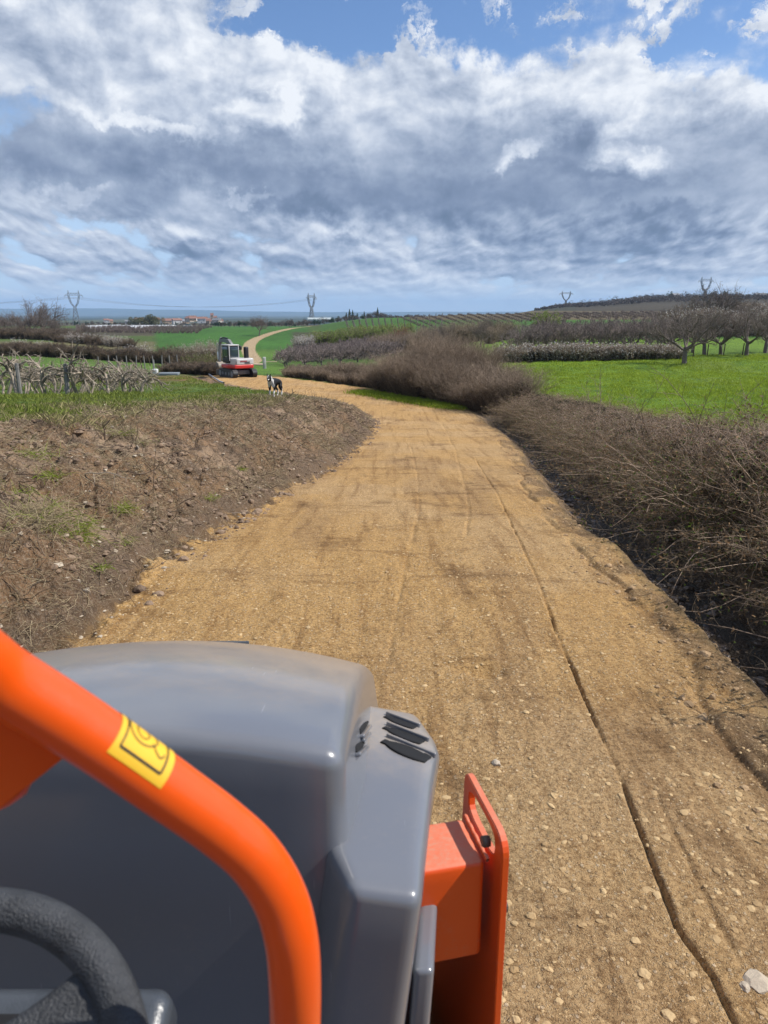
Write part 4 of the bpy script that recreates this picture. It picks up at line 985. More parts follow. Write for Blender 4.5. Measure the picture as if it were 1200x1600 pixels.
scatter_stones('shoulder_clods', x, y, .005+.026*g.uniform(0, 1, len(x))**4, stone_mat('edge_clods', (.20, .125, .06), (.42, .28, .15)), g, .65, .45, sub=2)

y = .5+26*g.uniform(0, 1, 9000)**1.4; c = np.interp(y, CLS[:72, 1], CLS[:72, 0]); x = c+2.12+g.uniform(.25, 1.9, len(y)); k = fbm(x*3, y*2, 3, 309); m = k > .46; x, y = x[m], y[m]
M_wet = stone_mat('wet_mud', (.03, .022, .016), (.14, .10, .07)); M_wet.node_tree.nodes['Principled BSDF'].inputs['Roughness'].default_value = .28
scatter_stones('ditch_mud', x, y, .008+.05*g.uniform(0, 1, len(x))**3, M_wet, g, .6, .45, sub=2)
def ribbons(name, P0, D, L, w, mat, g, K=3, jit=.25, grav=-.1, kind='stuff'):
    C = grow(P0, D, K, L, jit, grav, g); n = len(P0); V, Fa = tubes(C, w, w*.5, 3, g)
    me = np_mesh(name, V, Fa, True); me.materials.append(mat); o = link(name, me)
    if kind: o['kind'] = kind
    return o
# straw, roots and torn grass over the bank
x, y, d = bank_pts(75000, g, 1.5, 30, .1, 3.3); k = fbm(x*1.1, y*1.1, 4, 311)+g.normal(size=len(x))*.06+.06*(d > 1.4); m = k > .50; x, y = x[m], y[m]; z = hzs(x, y)
n = len(x); D = np.stack([g.normal(size=n), g.normal(size=n)*.7-.2, g.normal(size=n)*.22+.04], 1)
ribbons('dead_grass', np.stack([x, y, z+.008], 1), D, g.uniform(.05, .26, n), (.0010+.00016*y)*g.uniform(.6, 1.4, n), M_straw, g, 3, .3, -.08)
x, y, d = bank_pts(8000, g, 1.5, 28, .1, 3.2); z = hzs(x, y); n = len(x); D = np.stack([g.normal(size=n), g.normal(size=n), g.normal(size=n)*.25+.08], 1)
ribbons('root_bits', np.stack([x, y, z+.004], 1), D, g.uniform(.08, .42, n), (.0016+.0002*y)*g.uniform(.6, 1.7, n), M_root, g, 4, .35, -.12)

def grass_field(name, x, y, h, w, mat, g, lean=.45):
    n = len(x); z = hzs(x, y); a = g.uniform(0, 6.28, n); dx, dy = np.cos(a)*w, np.sin(a)*w; b = g.normal(size=(n, 2))*lean*h[:, None]
    V = np.stack([np.stack([x-dx, y-dy, z-.01], 1), np.stack([x+dx, y+dy, z-.01], 1), np.stack([x+b[:, 0]*.45+dx*.6, y+b[:, 1]*.45+dy*.6, z+h*.6], 1), np.stack([x+b[:, 0], y+b[:, 1], z+h], 1)], 1).reshape(-1, 3)
    i = np.arange(n)*4; Fa = np.stack([i, i+1, i+2, i+3], 1)
    me = np_mesh(name, V, Fa, True); me.materials.append(mat); o = link(name, me); o['kind'] = 'stuff'; return o
# right field
n = 230000; y = 5+62*g.uniform(0, 1, n)**1.25; x = g.uniform(0, 1, n)*(y*.62+2)+3.6+.03*y
cx = np.array([right_edge(v) for v in np.linspace(5, 33, 57)]); re_ = np.interp(y, np.linspace(5, 33, 57), cx); m = (x > re_+2.6) & ((y < 33) | (x > 7.5))
x, y = x[m], y[m]; k = fbm(x*.9, y*.6, 3, 321); hh = (.05+.10*sst(.4, .7, k))*g.uniform(.6, 1.3, len(x)); grass_field('field_grass', x, y, hh, .003+.00032*y, M_grass, g)
# left field behind the bank and the verge at the bend
n = 150000; y = 5+50*g.uniform(0, 1, n)**1.2; x = -g.uniform(0, 1, n)*(y*.62+3)-1.5
zz, Wt = H(x, y, False); m = (Wt['road'] < .05) & (Wt['bank'] < .35) & (Wt['mud'] < .1) & (x < 0); x, y = x[m], y[m]; k = fbm(x*.8, y*.6, 3, 323)
keep = k > .36; x, y, k = x[keep], y[keep], k[keep]
grass_field('field_grass', x, y, (.04+.09*sst(.4, .7, k))*g.uniform(.6, 1.3, len(x)), .003+.00032*y, M_grass2, g)
M_drygrass = veg_mat('dry_sward', (.16, .15, .05), (.42, .36, .18), trans=.2, scale=.8)
n = 42000; y = 6+24*g.uniform(0, 1, n)**1.2; c = np.interp(y, CLS[:72, 1], CLS[:72, 0]); x = c-2.1-g.uniform(2.1, 4.6, n)
k = fbm(x*.9, y*.9, 3, 325); m = k > .47; x, y = x[m], y[m]; grass_field('dry_verge_grass', x, y, g.uniform(.03, .11, len(x)), .0025+.0003*y, M_drygrass, g, .7)
# grass strip under the thicket by the bend
n = 9000; t = g.uniform(0, 1, n); a0 = np.array(at(560, 626, 42)[:2]); a1 = np.array(at(715, 640, 33.8)[:2]); x = a0[0]*(1-t)+a1[0]*t+g.normal(size=n)*.35; y = a0[1]*(1-t)+a1[1]*t+g.normal(size=n)*.45
grass_field('verge_grass', x, y, g.uniform(.06, .2, n), np.full(n, .012), M_grass, g, .6)

# tufts one can point to on the bank
def tuft(x, y, n, L, spread, mats, label, seed, dead=.5, droop=-.22, cat='grass tuft'):
    g = np.random.default_rng(seed); A = Acc(); nd = int(n*dead)
    for mi, k in ((0, n-nd), (1, nd)):
        if k == 0: continue
        P0 = g.normal(size=(k, 3))*np.array([spread, spread, .0]); P0[:, 2] = -.01; a = g.uniform(0, 6.28, k); D = np.stack([np.cos(a)*.8+.35, np.sin(a)*.8-.25, g.uniform(.3, 1.1, k)], 1)
        C = grow(P0, D, 5, L*g.uniform(.5, 1.15, k), .12, droop, g); V, Fa = tubes(C, np.full(k, .0024), np.full(k, .0007), 3, g); A.add(V, Fa, mi)
    o = link('grass_tuft', A.mesh('grass_tuft', mats)); o.location = (x, y, float(hzs(np.array([x]), np.array([y]))[0])); return tag(o, label, cat)
def bank_at(u, v):                     # ray to the detailed surface
    Y = 3.0
    while Y < 60:
        p = at(u, v, Y)
        if p[2] <= hz(p[0], p[1]): return p
        Y *= 1.006
    return at(u, v, 60)
for i, (u, v, n, L, s_, dd, lb) in enumerate(((45, 812, 900, .34, .16, .85, 'large straw coloured tuft spilling down the bank at the left edge'), (98, 838, 420, .26, .09, .2, 'drooping green grass tuft hanging from the straw tuft'),
        (190, 798, 160, .16, .06, .25, 'small bright green tuft halfway up the bank'), (130, 820, 110, .12, .05, .2, 'tiny green tuft just right of the straw tuft'), (40, 712, 260, .2, .12, .4, 'green and dry tuft near the top of the bank at the left'),
        (18, 772, 120, .15, .07, .2, 'small green tuft at the left edge above the straw tuft'), (75, 750, 160, .15, .09, .3, 'small low green tuft on the upper bank left of the roots'), (185, 678, 260, .2, .085, .75, 'yellowish tuft by the dark stump root on the bank crest'),
        (220, 690, 160, .18, .08, .9, 'pale dry tuft right of the dark stump root'), (325, 778, 90, .12, .06, .2, 'little green tuft in the middle of the bank'), (372, 733, 90, .14, .07, .3, 'little green tuft on the far part of the bank'),
        (190, 845, 140, .18, .08, .8, 'dry tuft low on the bank above the damp slabs'), (155, 888, 80, .1, .05, .3, 'sparse green tuft low on the bank near the toe'), (1030, 895, 14, .3, .03, .9, 'single pale grass stalk standing at the ditch edge'))):
    p = bank_at(u, v); tuft(p[0], p[1], n, L, s_, [M_grass, M_straw], lb, 600+i, dd)
def stick(name, u, v, pts, r, label, mat=M_root, cat='root', twigs=0, seed=0):
    p = bank_at(u, v); z0 = p[2]; g = np.random.default_rng(seed); A = Acc()
    C = np.array(pts, float)[None]; # local metres
    C2 = C[:, 0:1]; 
    for i in range(C.shape[1]-1):
        for t in (.33, .66, 1): C2 = np.concatenate([C2, C[:, i:i+1]*(1-t)+C[:, i+1:i+2]*t+(g.normal(size=(1, 1, 3))*.008 if t < 1 else 0)], 1)
    V, Fa = tubes(C2, [r], [r*.35], 6, g); A.add(V, Fa)
    if twigs:
        q, d, _ = kids(C2, twigs, .3, 1, .7, .1, g); W = grow(q, d, 4, g.uniform(.06, .22, len(q)), .25, 0, g); V, Fa = tubes(W, np.full(len(q), r*.4), np.full(len(q), r*.12), 4, g); A.add(V, Fa)
    o = link(name, A.mesh(name, [mat])); o.location = p; return tag(o, label, cat)
stick('dead_root', 163, 688, [(0, 0, -.03), (.02, 0, .10), (.0, .02, .17), (.09, .02, .26)], .014, 'short dark forked root sticking up from the bank crest', twigs=2, seed=1)
stick('dead_root', 207, 705, [(0, 0, -.03), (.02, 0, .12), (.0, .0, .34)], .007, 'thin dark twig standing beside a pale torn root on the bank crest', twigs=2, seed=2)
stick('dead_root', 214, 703, [(0, 0, .05), (.03, 0, .0), (-.06, -.05, -.05), (-.02, -.1, -.09)], .015, 'pale torn root curling over the bank crest', M_vine, seed=3)
stick('dead_twig', 240, 772, [(0, 0, -.03), (.02, 0, .2), (.05, 0, .42), (.06, .02, .58)], .006, 'thin straight twig standing upright in the middle of the bank', twigs=2, seed=4)
stick('dead_root', 130, 745, [(-.35, .1, .04), (0, 0, .03), (.25, -.05, .06), (.55, -.1, .0)], .009, 'long pale root lying across the bank below the crest', M_vine, twigs=5, seed=5)
stick('dead_root', 195, 745, [(-.2, .05, .02), (.0, 0, .06), (.2, 0, .03), (.36, .1, .07)], .012, 'bent dark root in the tangle in the middle of the bank', twigs=6, seed=6)
stick('dead_twig', 60, 700, [(0, 0, .0), (.22, -.04, -.05), (.5, -.1, -.2)], .007, 'grey stick slanting down the bank below the left grass', M_vine, twigs=1, seed=7)
stick('dead_root', 285, 715, [(-.15, 0, .04), (.02, 0, .10), (.25, 0, .0)], .008, 'arched thin root near the middle of the bank top', twigs=4, seed=8)
stick('dead_twig', 447, 625, [(-.12, 0, .0), (.05, 0, .06), (.3, 0, .26)], .018, 'short dead twig jutting from the bank just right of the dog', twigs=2, seed=9)
stick('dead_root', 368, 806, [(-.15, 0, .02), (.0, 0, .04), (.15, .02, .02)], .007, 'pale root loop at the toe of the bank', M_vine, twigs=2, seed=10)
for i, (u, v, s_, lb) in enumerate(((287, 877, .055, 'rounded brown stone lying at the toe of the bank'), (402, 801, .07, 'largest stone at the toe of the bank beside the track'), (345, 834, .05, 'brown clod of earth at the toe of the bank left of the largest stone'), (775, 1198, .03, 'pale stone pressed in the track surface above the orange plate'),
        (1182, 1543, .042, 'white broken stone in the bottom right corner'), (1163, 1550, .02, 'small white chip beside the white broken stone'), (272, 830, .03, 'bluish pebble low on the bank'))):
    p = bank_at(u, v) if u < 500 else gp(u, v, 0, .6); gg = np.random.default_rng(700+i); o = scatter_stones('stone', np.array([0.]), np.array([0.]), np.array([s_]), M_pale if i > 2 and i != 6 else M_clod, gg, .6, .3, z=np.array([0.]), rough=.30, sub=2)
    del o['kind']; o.location = (p[0], p[1], float(hzs(np.array([p[0]]), np.array([p[1]]))[0])); tag(o, lb, 'stone')

# ditch water : a broken thin run of water along the ditch bottom
def ditch_water():
    m, nt, b = new_mat('ditch_water'); geo = nt.node('ShaderNodeNewGeometry').outputs['Position']
    b.inputs['Base Color'].default_value = (.05, .042, .032, 1); b.inputs['Roughness'].default_value = .06; b.inputs['IOR'].default_value = 1.33; b.inputs['Specular IOR Level'].default_value = .8
    nt.put(b.inputs['Normal'], nt.bump(nt.noise(geo, 30, 4, .6), 1.0, .06)); ys = np.linspace(-2, 30, 320); V = []
    for yy in ys:
        c = right_edge(yy); dep = float(np.interp(yy, [-5, 6, 14, 26, 32], [.50, .46, .40, .3, .1]))
        zw = float(T(c, yy)[0])-dep*1.0+.018
        w = .30+.10*math.sin(yy*1.9)
        for j in range(5): V.append((c+.74+(j/4-.5)*2*w, yy, zw))
    i = np.arange(319)[:, None]*5+np.arange(4)[None]; Fa = np.stack([i, i+1, i+6, i+5], -1).reshape(-1, 4)
    me = np_mesh('ditch_water', np.array(V), Fa, True); me.materials.append(m); o = link('ditch_water', me); o['kind'] = 'structure'
ditch_water()
# ------------------------------------------------------------------ the ride-on roller we look over
def rbox(h, r, m=6, k=3):             # rounded box, half sizes h, radius r : vertices and quads
    def axis(hh):
        a = [-hh+r*(1-math.cos(math.pi/2*i/k)) for i in range(k)]
        mid = list(np.linspace(-hh+r, hh-r, m+1)); return np.array(a+mid+[-q for q in a[::-1]])
    V = []; Fq = []; n0 = 0
    for ax in range(3):
        o1, o2 = [(1, 2), (2, 0), (0, 1)][ax]
        A1, A2 = axis(h[o1]), axis(h[o2])
        for s in (-1, 1):
            G1, G2 = np.meshgrid(A1, A2, indexing='ij'); P = np.zeros(G1.shape+(3,)); P[..., o1] = G1; P[..., o2] = G2; P[..., ax] = s*h[ax]
            n1, n2 = G1.shape; i = np.arange(n1-1)[:, None]*n2+np.arange(n2-1)[None]
            f = np.stack([i, i+n2, i+n2+1, i+1], -1).reshape(-1, 4)+n0
            if s < 0: f = f[:, ::-1]
            V.append(P.reshape(-1, 3)); Fq.append(f); n0 += n1*n2
    V = np.concatenate(V); Fq = np.concatenate(Fq); hh = np.array(h)-r
    inn = np.clip(V, -hh, hh); d = V-inn; V = inn+r*d/np.maximum(np.linalg.norm(d, axis=1, keepdims=True), 1e-9)
    return V, Fq
def solid(name, V, Fq, mat, parent=None, weld=1e-5, smooth=True, sharp=None):
    bm = bmesh.new(); vs_ = [bm.verts.new(v) for v in np.asarray(V).tolist()]
    for f in np.asarray(Fq).tolist():
        try: bm.faces.new([vs_[i] for i in f])
        except ValueError: pass
    bmesh.ops.remove_doubles(bm, verts=bm.verts, dist=weld); bmesh.ops.recalc_face_normals(bm, faces=bm.faces)
    for f in bm.faces: f.smooth = smooth
    me = bpy.data.meshes.new(name); bm.to_mesh(me); bm.free(); return link(name, me, parent, [mat] if not isinstance(mat, list) else mat)
def tube_frames(P, n=10):
    C = _catmull3(P, n); tg = np.gradient(C, axis=0); tg = unit(tg); up = np.array([0, -1.0, 0]); a = unit(np.cross(tg, up)); b = np.cross(a, tg); return C, tg, a, b
def _catmull3(P, n):
    P = [np.array(p, float) for p in P]; Q = [2*P[0]-P[1]]+P+[2*P[-1]-P[-2]]; out = []
    for k in range(1, len(Q)-2):
        for j in range(n):
            t = j/n; out.append(.5*((2*Q[k])+(Q[k+1]-Q[k-1])*t+(2*Q[k-1]-5*Q[k]+4*Q[k+1]-Q[k+2])*t*t+(3*Q[k]-Q[k-1]-3*Q[k+1]+Q[k+2])*t**3))
    out.append(P[-1]); return np.array(out)
def pz(u, v, zc):                     # photo pixel at a depth along the lens axis
    a = (u-600)/F; b = (800-v)/F; return (a*zc, zc*(cp+b*sp), CH+zc*(-sp+b*cp))

def paint_mat(name, col, dust=0.0, rough=.3, scratch=0.0, dustc=(.40, .315, .225), coat=.25, metal=0.0, dirt=.25, ydust=None):
    m, nt, b = new_mat(name); geo = nt.node('ShaderNodeNewGeometry'); P = geo.outputs['Position']; N = nt.node('ShaderNodeSeparateXYZ', ins={0: geo.outputs['Normal']}).outputs[2]
    n1 = nt.noise(P, 6, 6, .65); n2 = nt.noise(P, 90, 5, .7); n3 = nt.noise(P, 700, 2, .6)
    up = nt.ramp(N, .55, .98); d = nt.math('MULTIPLY', up, nt.ramp(n1, .12, .52, .35, 1))
    if ydust:
        ys = nt.node('ShaderNodeSeparateXYZ', ins={0: P}); pj = nt.math('MULTIPLY_ADD', nt.math('SUBTRACT', n1, .5), .35, ys.outputs[1])
        d = nt.math('MULTIPLY', d, nt.ramp(pj, *ydust)); d = nt.math('MULTIPLY', d, nt.ramp(nt.math('MULTIPLY_ADD', n1, .3, ys.outputs[0]), -.75, -.1, .55, 1))
    d = nt.math('MULTIPLY', d, nt.ramp(n2, .2, .7, .6, 1)); d = nt.math('MULTIPLY', d, dust)
    d = nt.math('ADD', d, nt.math('MULTIPLY', nt.math('MULTIPLY', nt.ramp(n2, .5, .75), nt.ramp(n1, .45, .65)), dirt*.35), clamp=True)
    spk = nt.ramp(n3, .70, .76); d = nt.math('ADD', d, nt.math('MULTIPLY', spk, dirt*.5), clamp=True)
    c = nt.mix(d, col, dustc); rg_ = nt.math('MULTIPLY_ADD', d, .5, nt.math('MULTIPLY_ADD', n2, .08, rough), clamp=True)
    if scratch:
        for k, (rot, sc) in enumerate(((.6, 9.0), (-.9, 7.0))):
            mp = nt.node('ShaderNodeMapping', ins={'Vector': P, 'Rotation': (0, rot, rot*.7), 'Scale': (sc*30, sc, sc)})
            w = nt.noise(mp.outputs[0], 1.0, 2, .5); w2 = nt.noise(P, 5+k, 2); sm = nt.math('MULTIPLY', nt.ramp(w, .735, .75), nt.ramp(w2, .52, .6)); c = nt.mix(nt.math('MULTIPLY', sm, scratch), c, (.42, .42, .43))
    nt.put(b.inputs['Base Color'], c); nt.put(b.inputs['Roughness'], rg_); b.inputs['Metallic'].default_value = metal
    b.inputs['Coat Weight'].default_value = coat; b.inputs['Coat Roughness'].default_value = .12
    nt.put(b.inputs['Normal'], nt.bump(nt.noise(P, 350, 2), .05, .0006)); return m
M_hood = paint_mat('hood_grey', (.140, .146, .162), .62, .26, .8, ydust=(1.0, 1.3), dirt=.25, coat=.6)
M_org = paint_mat('orange_paint', (.74, .080, .003), .12, .30, 0, coat=.35, dirt=.10)
M_org2 = paint_mat('orange_cast', (.70, .075, .003), .45, .42, .5, coat=.1, dirt=.6)
M_blk = simple('black_plastic', (.030, .032, .036), .42, 0, .15, 60, .35, 500)
M_blk2 = simple('black_shiny', (.018, .019, .022), .2, 0, .1, 40)
M_rub = simple('wheel_grip', (.040, .042, .046), .48, 0, .2, 30, .8, 420)
M_void = simple('dark_gap', (.006, .006, .007), .9)
M_steel = paint_mat('drum_steel', (.10, .075, .06), .35, .45, .3, (.20, .15, .11), 0, .3, .6)
M_dash = simple('dash_grey', (.055, .062, .072), .28, 0, .1, 30, .2, 300)
roller = empty('road_roller', (-.45, 1.1, 0), 0, 'grey and orange ride-on roller with curved orange handrail, seen over its hood', 'roller')
def rp(o):
    o.parent = roller; o.matrix_parent_inverse = Matrix.Translation(-Vector(roller.location)); return o
# hood : rounded box, bent to the crowned, forward sloping shape
V, Fq = rbox((.45, .41, .34), .028, 14, 5)
X, Y_, Z = V[:, 0].copy(), V[:, 1].copy(), V[:, 2].copy()
t = (Y_+.41)/.82; tz = (Z+.34)/.68
xs = X + np.where(X > 0, (1-t)*-.028 + (1-tz)*np.clip(.0+.4*t, .0, .09), (1-t)*.03)                         # narrows to the rear and downward
zt = 1.60-.07*t-.205*t**2                                                               # top line drops forward
crown = .045*(1-(X/.45)**2)*1.0
Zn = zt + (tz-1)*.70 + crown*tz
Yn = .905+t*.80 + .055*(1-(X/.45)**2)*(t)*1.0 - (1-tz)*.02*(1-t)
V = np.stack([xs-.478, Yn, Zn], 1)
hood = rp(solid('hood', V, Fq, M_hood))
# side pod of the hood, lower and further right, tapering rearwards
V, Fq = rbox((.075, .29, .33), .022, 10, 4)
X, Y_, Z = V[:, 0].copy(), V[:, 1].copy(), V[:, 2].copy(); t = (Y_+.29)/.58; tz = (Z+.33)/.66; tx = (X+.075)/.15
right = np.interp(t, [0, .55, .72, 1], [.052, .092, .112, .075]); right = right-(1-tz)*.07
left = -.046-(1-tz)*.10*(t < .2)-.05*np.clip(t/.2, 0, 1)
xn = left+(right-left)*tx; zn = 1.462-.055*t-.05*np.maximum(t-.65, 0) - (1-tz)*.66 + .03*(1-tx)*t*.6 - .018*tx
yn = .815+t*.60 + (1-tz)*(-.01)
pod = rp(solid('hood_side_pod', np.stack([xn, yn, zn], 1), Fq, M_hood))
# louvres : dark slots with raised lips
def louvre(parent, c, L, w, rot, tilt, name='vent_slot', lip=True):
    A, Fa = rbox((L/2, w/2, .004), .0038, 4, 3); o = solid(name, A*np.array([1, 1, 1]), Fa, M_void, parent)
    o.location = c; o.rotation_euler = (tilt[0], tilt[1], rot); return o
def on_pod(u, v, z): return Vector(at(u, v, (CH-z)*1.0)) # placeholder
def ray_z(u, v, z):
    a = (u-600)/F; b = (800-v)/F; zc = (CH-z)/(sp-b*cp); return Vector((a*zc, zc*(cp+b*sp), z))
def surf_hit(objs, u, v):
    d = Vector(pz(u, v, 1.0))-Vector((0, 0, CH)); d.normalize(); best = None
    for o in objs:
        bvh = BV[o.name]; h = bvh.ray_cast(Vector((0, 0, CH)), d)
        if h[0] is not None and (best is None or h[3] < best[3]): best = h
    return best
from mathutils.bvhtree import BVHTree
def bvh_of(o): return BVHTree.FromPolygons([v.co[:] for v in o.data.vertices], [tuple(p.vertices) for p in o.data.polygons])
BV = {hood.name: bvh_of(hood), pod.name: bvh_of(pod)}
def slot(u0, v0, u1, v1, wpx, parent, name='vent_slot'):
    """a dark louvre opening with a lip, laid on the panel between two points seen in the photo"""
    h0, h1 = surf_hit((hood, pod), u0, v0), surf_hit((hood, pod), u1, v1)
    if not h0 or not h1: print('slot miss', u0, v0); return
    a, b = h0[0], h1[0]; n = (h0[1]+h1[1]).normalized(); d = (b-a); L = d.length
    if L > .2: b = a+d*.12/L; d = b-a; L = d.length
    w = wpx/1150*1.35; d.normalize(); s = n.cross(d).normalized(); n = d.cross(s)
    A, Fa = rbox((L/2, w/2*1.45, .0028), .0026, 10, 3)
    A[:, 1] *= 1-.6*np.abs(np.clip(A[:, 0]/(L/2)-.25, -1, 1))**2.6
    M = np.array([d[:], s[:], n[:]]); c = np.array(((a+b)/2)[:])
    o = solid(name, A@M+c, Fa, M_void); o.parent = parent; o.matrix_parent_inverse = Matrix.Identity(4)
    A, Fa = rbox((L/2+.004, .0035, .0055), .003, 6, 3); A[:, 1] += w/2*1.45+.002; lip = solid('vent_lip', A@M+c+np.array(n[:])*.003, Fa, M_hood); lip.parent = parent; lip.matrix_parent_inverse = Matrix.Identity(4)
for (u0, v0, u1, v1, w) in ((600, 1120, 648, 1138, 15), (599, 1137, 660, 1161, 19), (597, 1158, 669, 1188, 27)): slot(u0, v0, u1, v1, w, pod)
for (u0, v0, u1, v1, w) in ((574, 1128, 562, 1143, 7), (573, 1140, 551, 1160, 7), (568, 1160, 539, 1184, 8)): slot(u0, v0, u1, v1, w, hood)
# small plate on the hood front
A_, Fa = rbox((.052, .006, .010), .003, 3, 2); o = solid('hood_catch', A_+np.array([-.40, 1.745, 1.372]), Fa, M_dash); o.parent = hood
# side skirt
V, Fq = rbox((.016, .16, .30), .010, 6, 3); tz = (V[:, 2]+.30)/.60; t = (V[:, 1]+.16)/.32; V2 = np.stack([V[:, 0]+.058-(1-tz)*.03+.034*t, V[:, 1]+1.03, V[:, 2]+.965], 1)
V2[:, 2] -= .05*t
rp(solid('side_skirt', V2, Fq, M_hood))
# ---- drum, yoke, lifting plate (turned a little, the machine is articulated)
O = np.array([.194, 1.018, 0.0]); e1 = np.array([-.222, .975, 0]); e2 = np.array([-.975, -.222, 0]); e3 = np.array([0, 0, 1.0])
B3 = np.array([e1, e2, e3])
def loc(V): return np.asarray(V)@B3+O
def cyl(name, c, axis, r, L, mat, parent=None, seg=24, bev=.002):
    bm = bmesh.new(); bmesh.ops.create_cone(bm, cap_ends=True, segments=seg, radius1=r, radius2=r, depth=L)
    if bev: bmesh.ops.bevel(bm, geom=[e for e in bm.edges if abs(e.verts[0].co.z-e.verts[1].co.z) < 1e-6], offset=bev, segments=2, affect='EDGES')
    q = Vector(axis).to_track_quat('Z', 'Y').to_matrix().to_4x4(); bmesh.ops.transform(bm, matrix=Matrix.Translation(Vector(c))@q, verts=bm.verts)
    for f in bm.faces: f.smooth = len(f.verts) == 4
    me = bpy.data.meshes.new(name); bm.to_mesh(me); bm.free(); return link(name, me, parent, [mat])
def plate_outline():
    P = []
    def arc(cx, cy, r, a0, a1, n=6):
        for i in range(n+1):
            a = R(a0+(a1-a0)*i/n); P.append((cx+r*math.cos(a), cy+r*math.sin(a)))
    P.append((.03, .42)); P.append((.0, .75)); P.append((0, 1.16)); P.append((0, 1.315)); arc(.035, 1.335, .035, 180, 90); 
    P.append((.12, 1.372)); arc(.172, 1.352, .022, 90, 0); P.append((.198, 1.28)); P.append((.215, 1.15)); P.append((.34, .95)); arc(.42, .50, .20, 60, -80, 10); P.append((.25, .30)); return P
bm = bmesh.new(); out = plate_outline(); hole = []
for i in range(20):
    a = 2*math.pi*i/20; cx, cz, hx, hz_ = .10, 1.330, .066, .026; ca, sa = math.cos(a), math.sin(a)
    hole.append((cx+math.copysign(abs(ca)**.6, ca)*hx, cz+math.copysign(abs(sa)**.6, sa)*hz_))
ov = [bm.verts.new((*([p[0]]), 0, p[1])) for p in out]; hv = [bm.verts.new((p[0], 0, p[1])) for p in hole]
oe = [bm.edges.new((ov[i], ov[(i+1) % len(ov)])) for i in range(len(ov))]; he = [bm.edges.new((hv[i], hv[(i+1) % len(hv)])) for i in range(len(hv))]
bmesh.ops.triangle_fill(bm, use_beauty=True, use_dissolve=False, edges=oe+he)
ret = bmesh.ops.extrude_face_region(bm, geom=bm.faces[:]); vv = [g_e for g_e in ret['geom'] if isinstance(g_e, bmesh.types.BMVert)]
bmesh.ops.translate(bm, verts=vv, vec=(0, -.013, 0)); bmesh.ops.recalc_face_normals(bm, faces=bm.faces)
es = [e for e in bm.edges if len(e.link_faces) == 2 and e.calc_face_angle(0) > 1.2]; bmesh.ops.bevel(bm, geom=es, offset=.0018, segments=2, affect='EDGES')
for v_ in bm.verts: v_.co = Vector(loc([v_.co[:]])[0])
me = bpy.data.meshes.new('lifting_plate'); bm.to_mesh(me); bm.free(); plate = rp(link('lifting_plate', me, None, [M_org2]))
V, Fq = rbox((.058, .25, .098), .010, 8, 3); rp(solid('yoke_beam', loc(V+np.array([.085, .268, 1.212])), Fq, M_org2))
V, Fq = rbox((.006, .05, .09), .002, 2, 2); o = solid('weld_strip', loc(V*np.array([1.5, .09, 1.0])+np.array([.026, .012, 1.21])), Fq, paint_mat('scorched_paint', (.20, .045, .03), .2, .6)); bpy.data.objects.remove(o)
# weld bead where the beam meets the plate, bolts on the plate
W_ = [loc([[.027+.116*t+.0012*math.sin(k*9.), .014, 1.312+.001*math.sin(k*7.)]])[0] for k, t in enumerate(np.linspace(0, 1, 40))]
Vw, Fw = tubes(np.array([W_]), [.0042], [.0042], 6); rp(solid('weld_bead', Vw, Fw, M_org2))
for (s_, z_) in ((.02, 1.22), (.165, 1.20)): rp(cyl('bolt', loc([[s_, -.016, z_]])[0].tolist(), e2.tolist(), .011, .010, M_steel, seg=6, bev=.001))
# bolt on the beam
rp(cyl('bolt', loc([[.045, .012, 1.335]])[0].tolist(), e2.tolist(), .010, .014, M_steel, seg=6, bev=.001))
rp(cyl('drum', loc([[.36, .56, .352]])[0].tolist(), e2.tolist(), .35, 1.06, M_steel, seg=96, bev=.012))
rp(cyl('drum_hub', loc([[.36, .006, .352]])[0].tolist(), e2.tolist(), .12, .06, M_blk, seg=32))
V, Fq = rbox((.03, .50, .07), .01, 4, 2); rp(solid('scraper_bar', loc(V+np.array([.02, .53, .62])), Fq, M_blk))
# chassis, platform, rear drum (below and behind the viewer)
V, Fq = rbox((.40, .75, .14), .03, 6, 3); rp(solid('chassis', V+np.array([-.46, .62, .62]), Fq, M_blk))
V, Fq = rbox((.46, .42, .02), .01, 4, 2); rp(solid('floor_plate', V+np.array([-.46, .20, .79]), Fq, M_blk))
rp(cyl('drum', (-.46, -.75, .352), (1, 0, 0), .35, 1.1, M_steel, seg=96, bev=.012))
V, Fq = rbox((.45, .5, .2), .05, 6, 3); rp(solid('rear_body', V+np.array([-.46, -.72, .92]), Fq, M_hood))
# ---- handrail
rail = [(-140, 975, .40), (-60, 1016, .43), (0, 1059, .455), (80, 1108, .478), (163, 1162, .50), (272, 1239, .528), (345, 1292, .548), (398, 1340, .562), (436, 1400, .575), (455, 1465, .585), (461, 1540, .600), (461, 1640, .63), (459, 1800, .68), (458, 2100, .80)]
RP = [pz(*q) for q in rail]; C, tg, a_, b_ = tube_frames(RP, 12); S = 40; rr = .0212
def ring_pts(i, r, th): return C[i]+r*(math.cos(th)*a_[i]+math.sin(th)*b_[i])
V = [ring_pts(i, rr, 2*math.pi*j/S) for i in range(len(C)) for j in range(S)]
i = np.arange(len(C)-1)[:, None]*S+np.arange(S)[None]; j = np.arange(len(C)-1)[:, None]*S+((np.arange(S)+1) % S)[None]
railo = rp(solid('handrail', V, np.stack([i, j, j+S, i+S], -1).reshape(-1, 4), M_org))
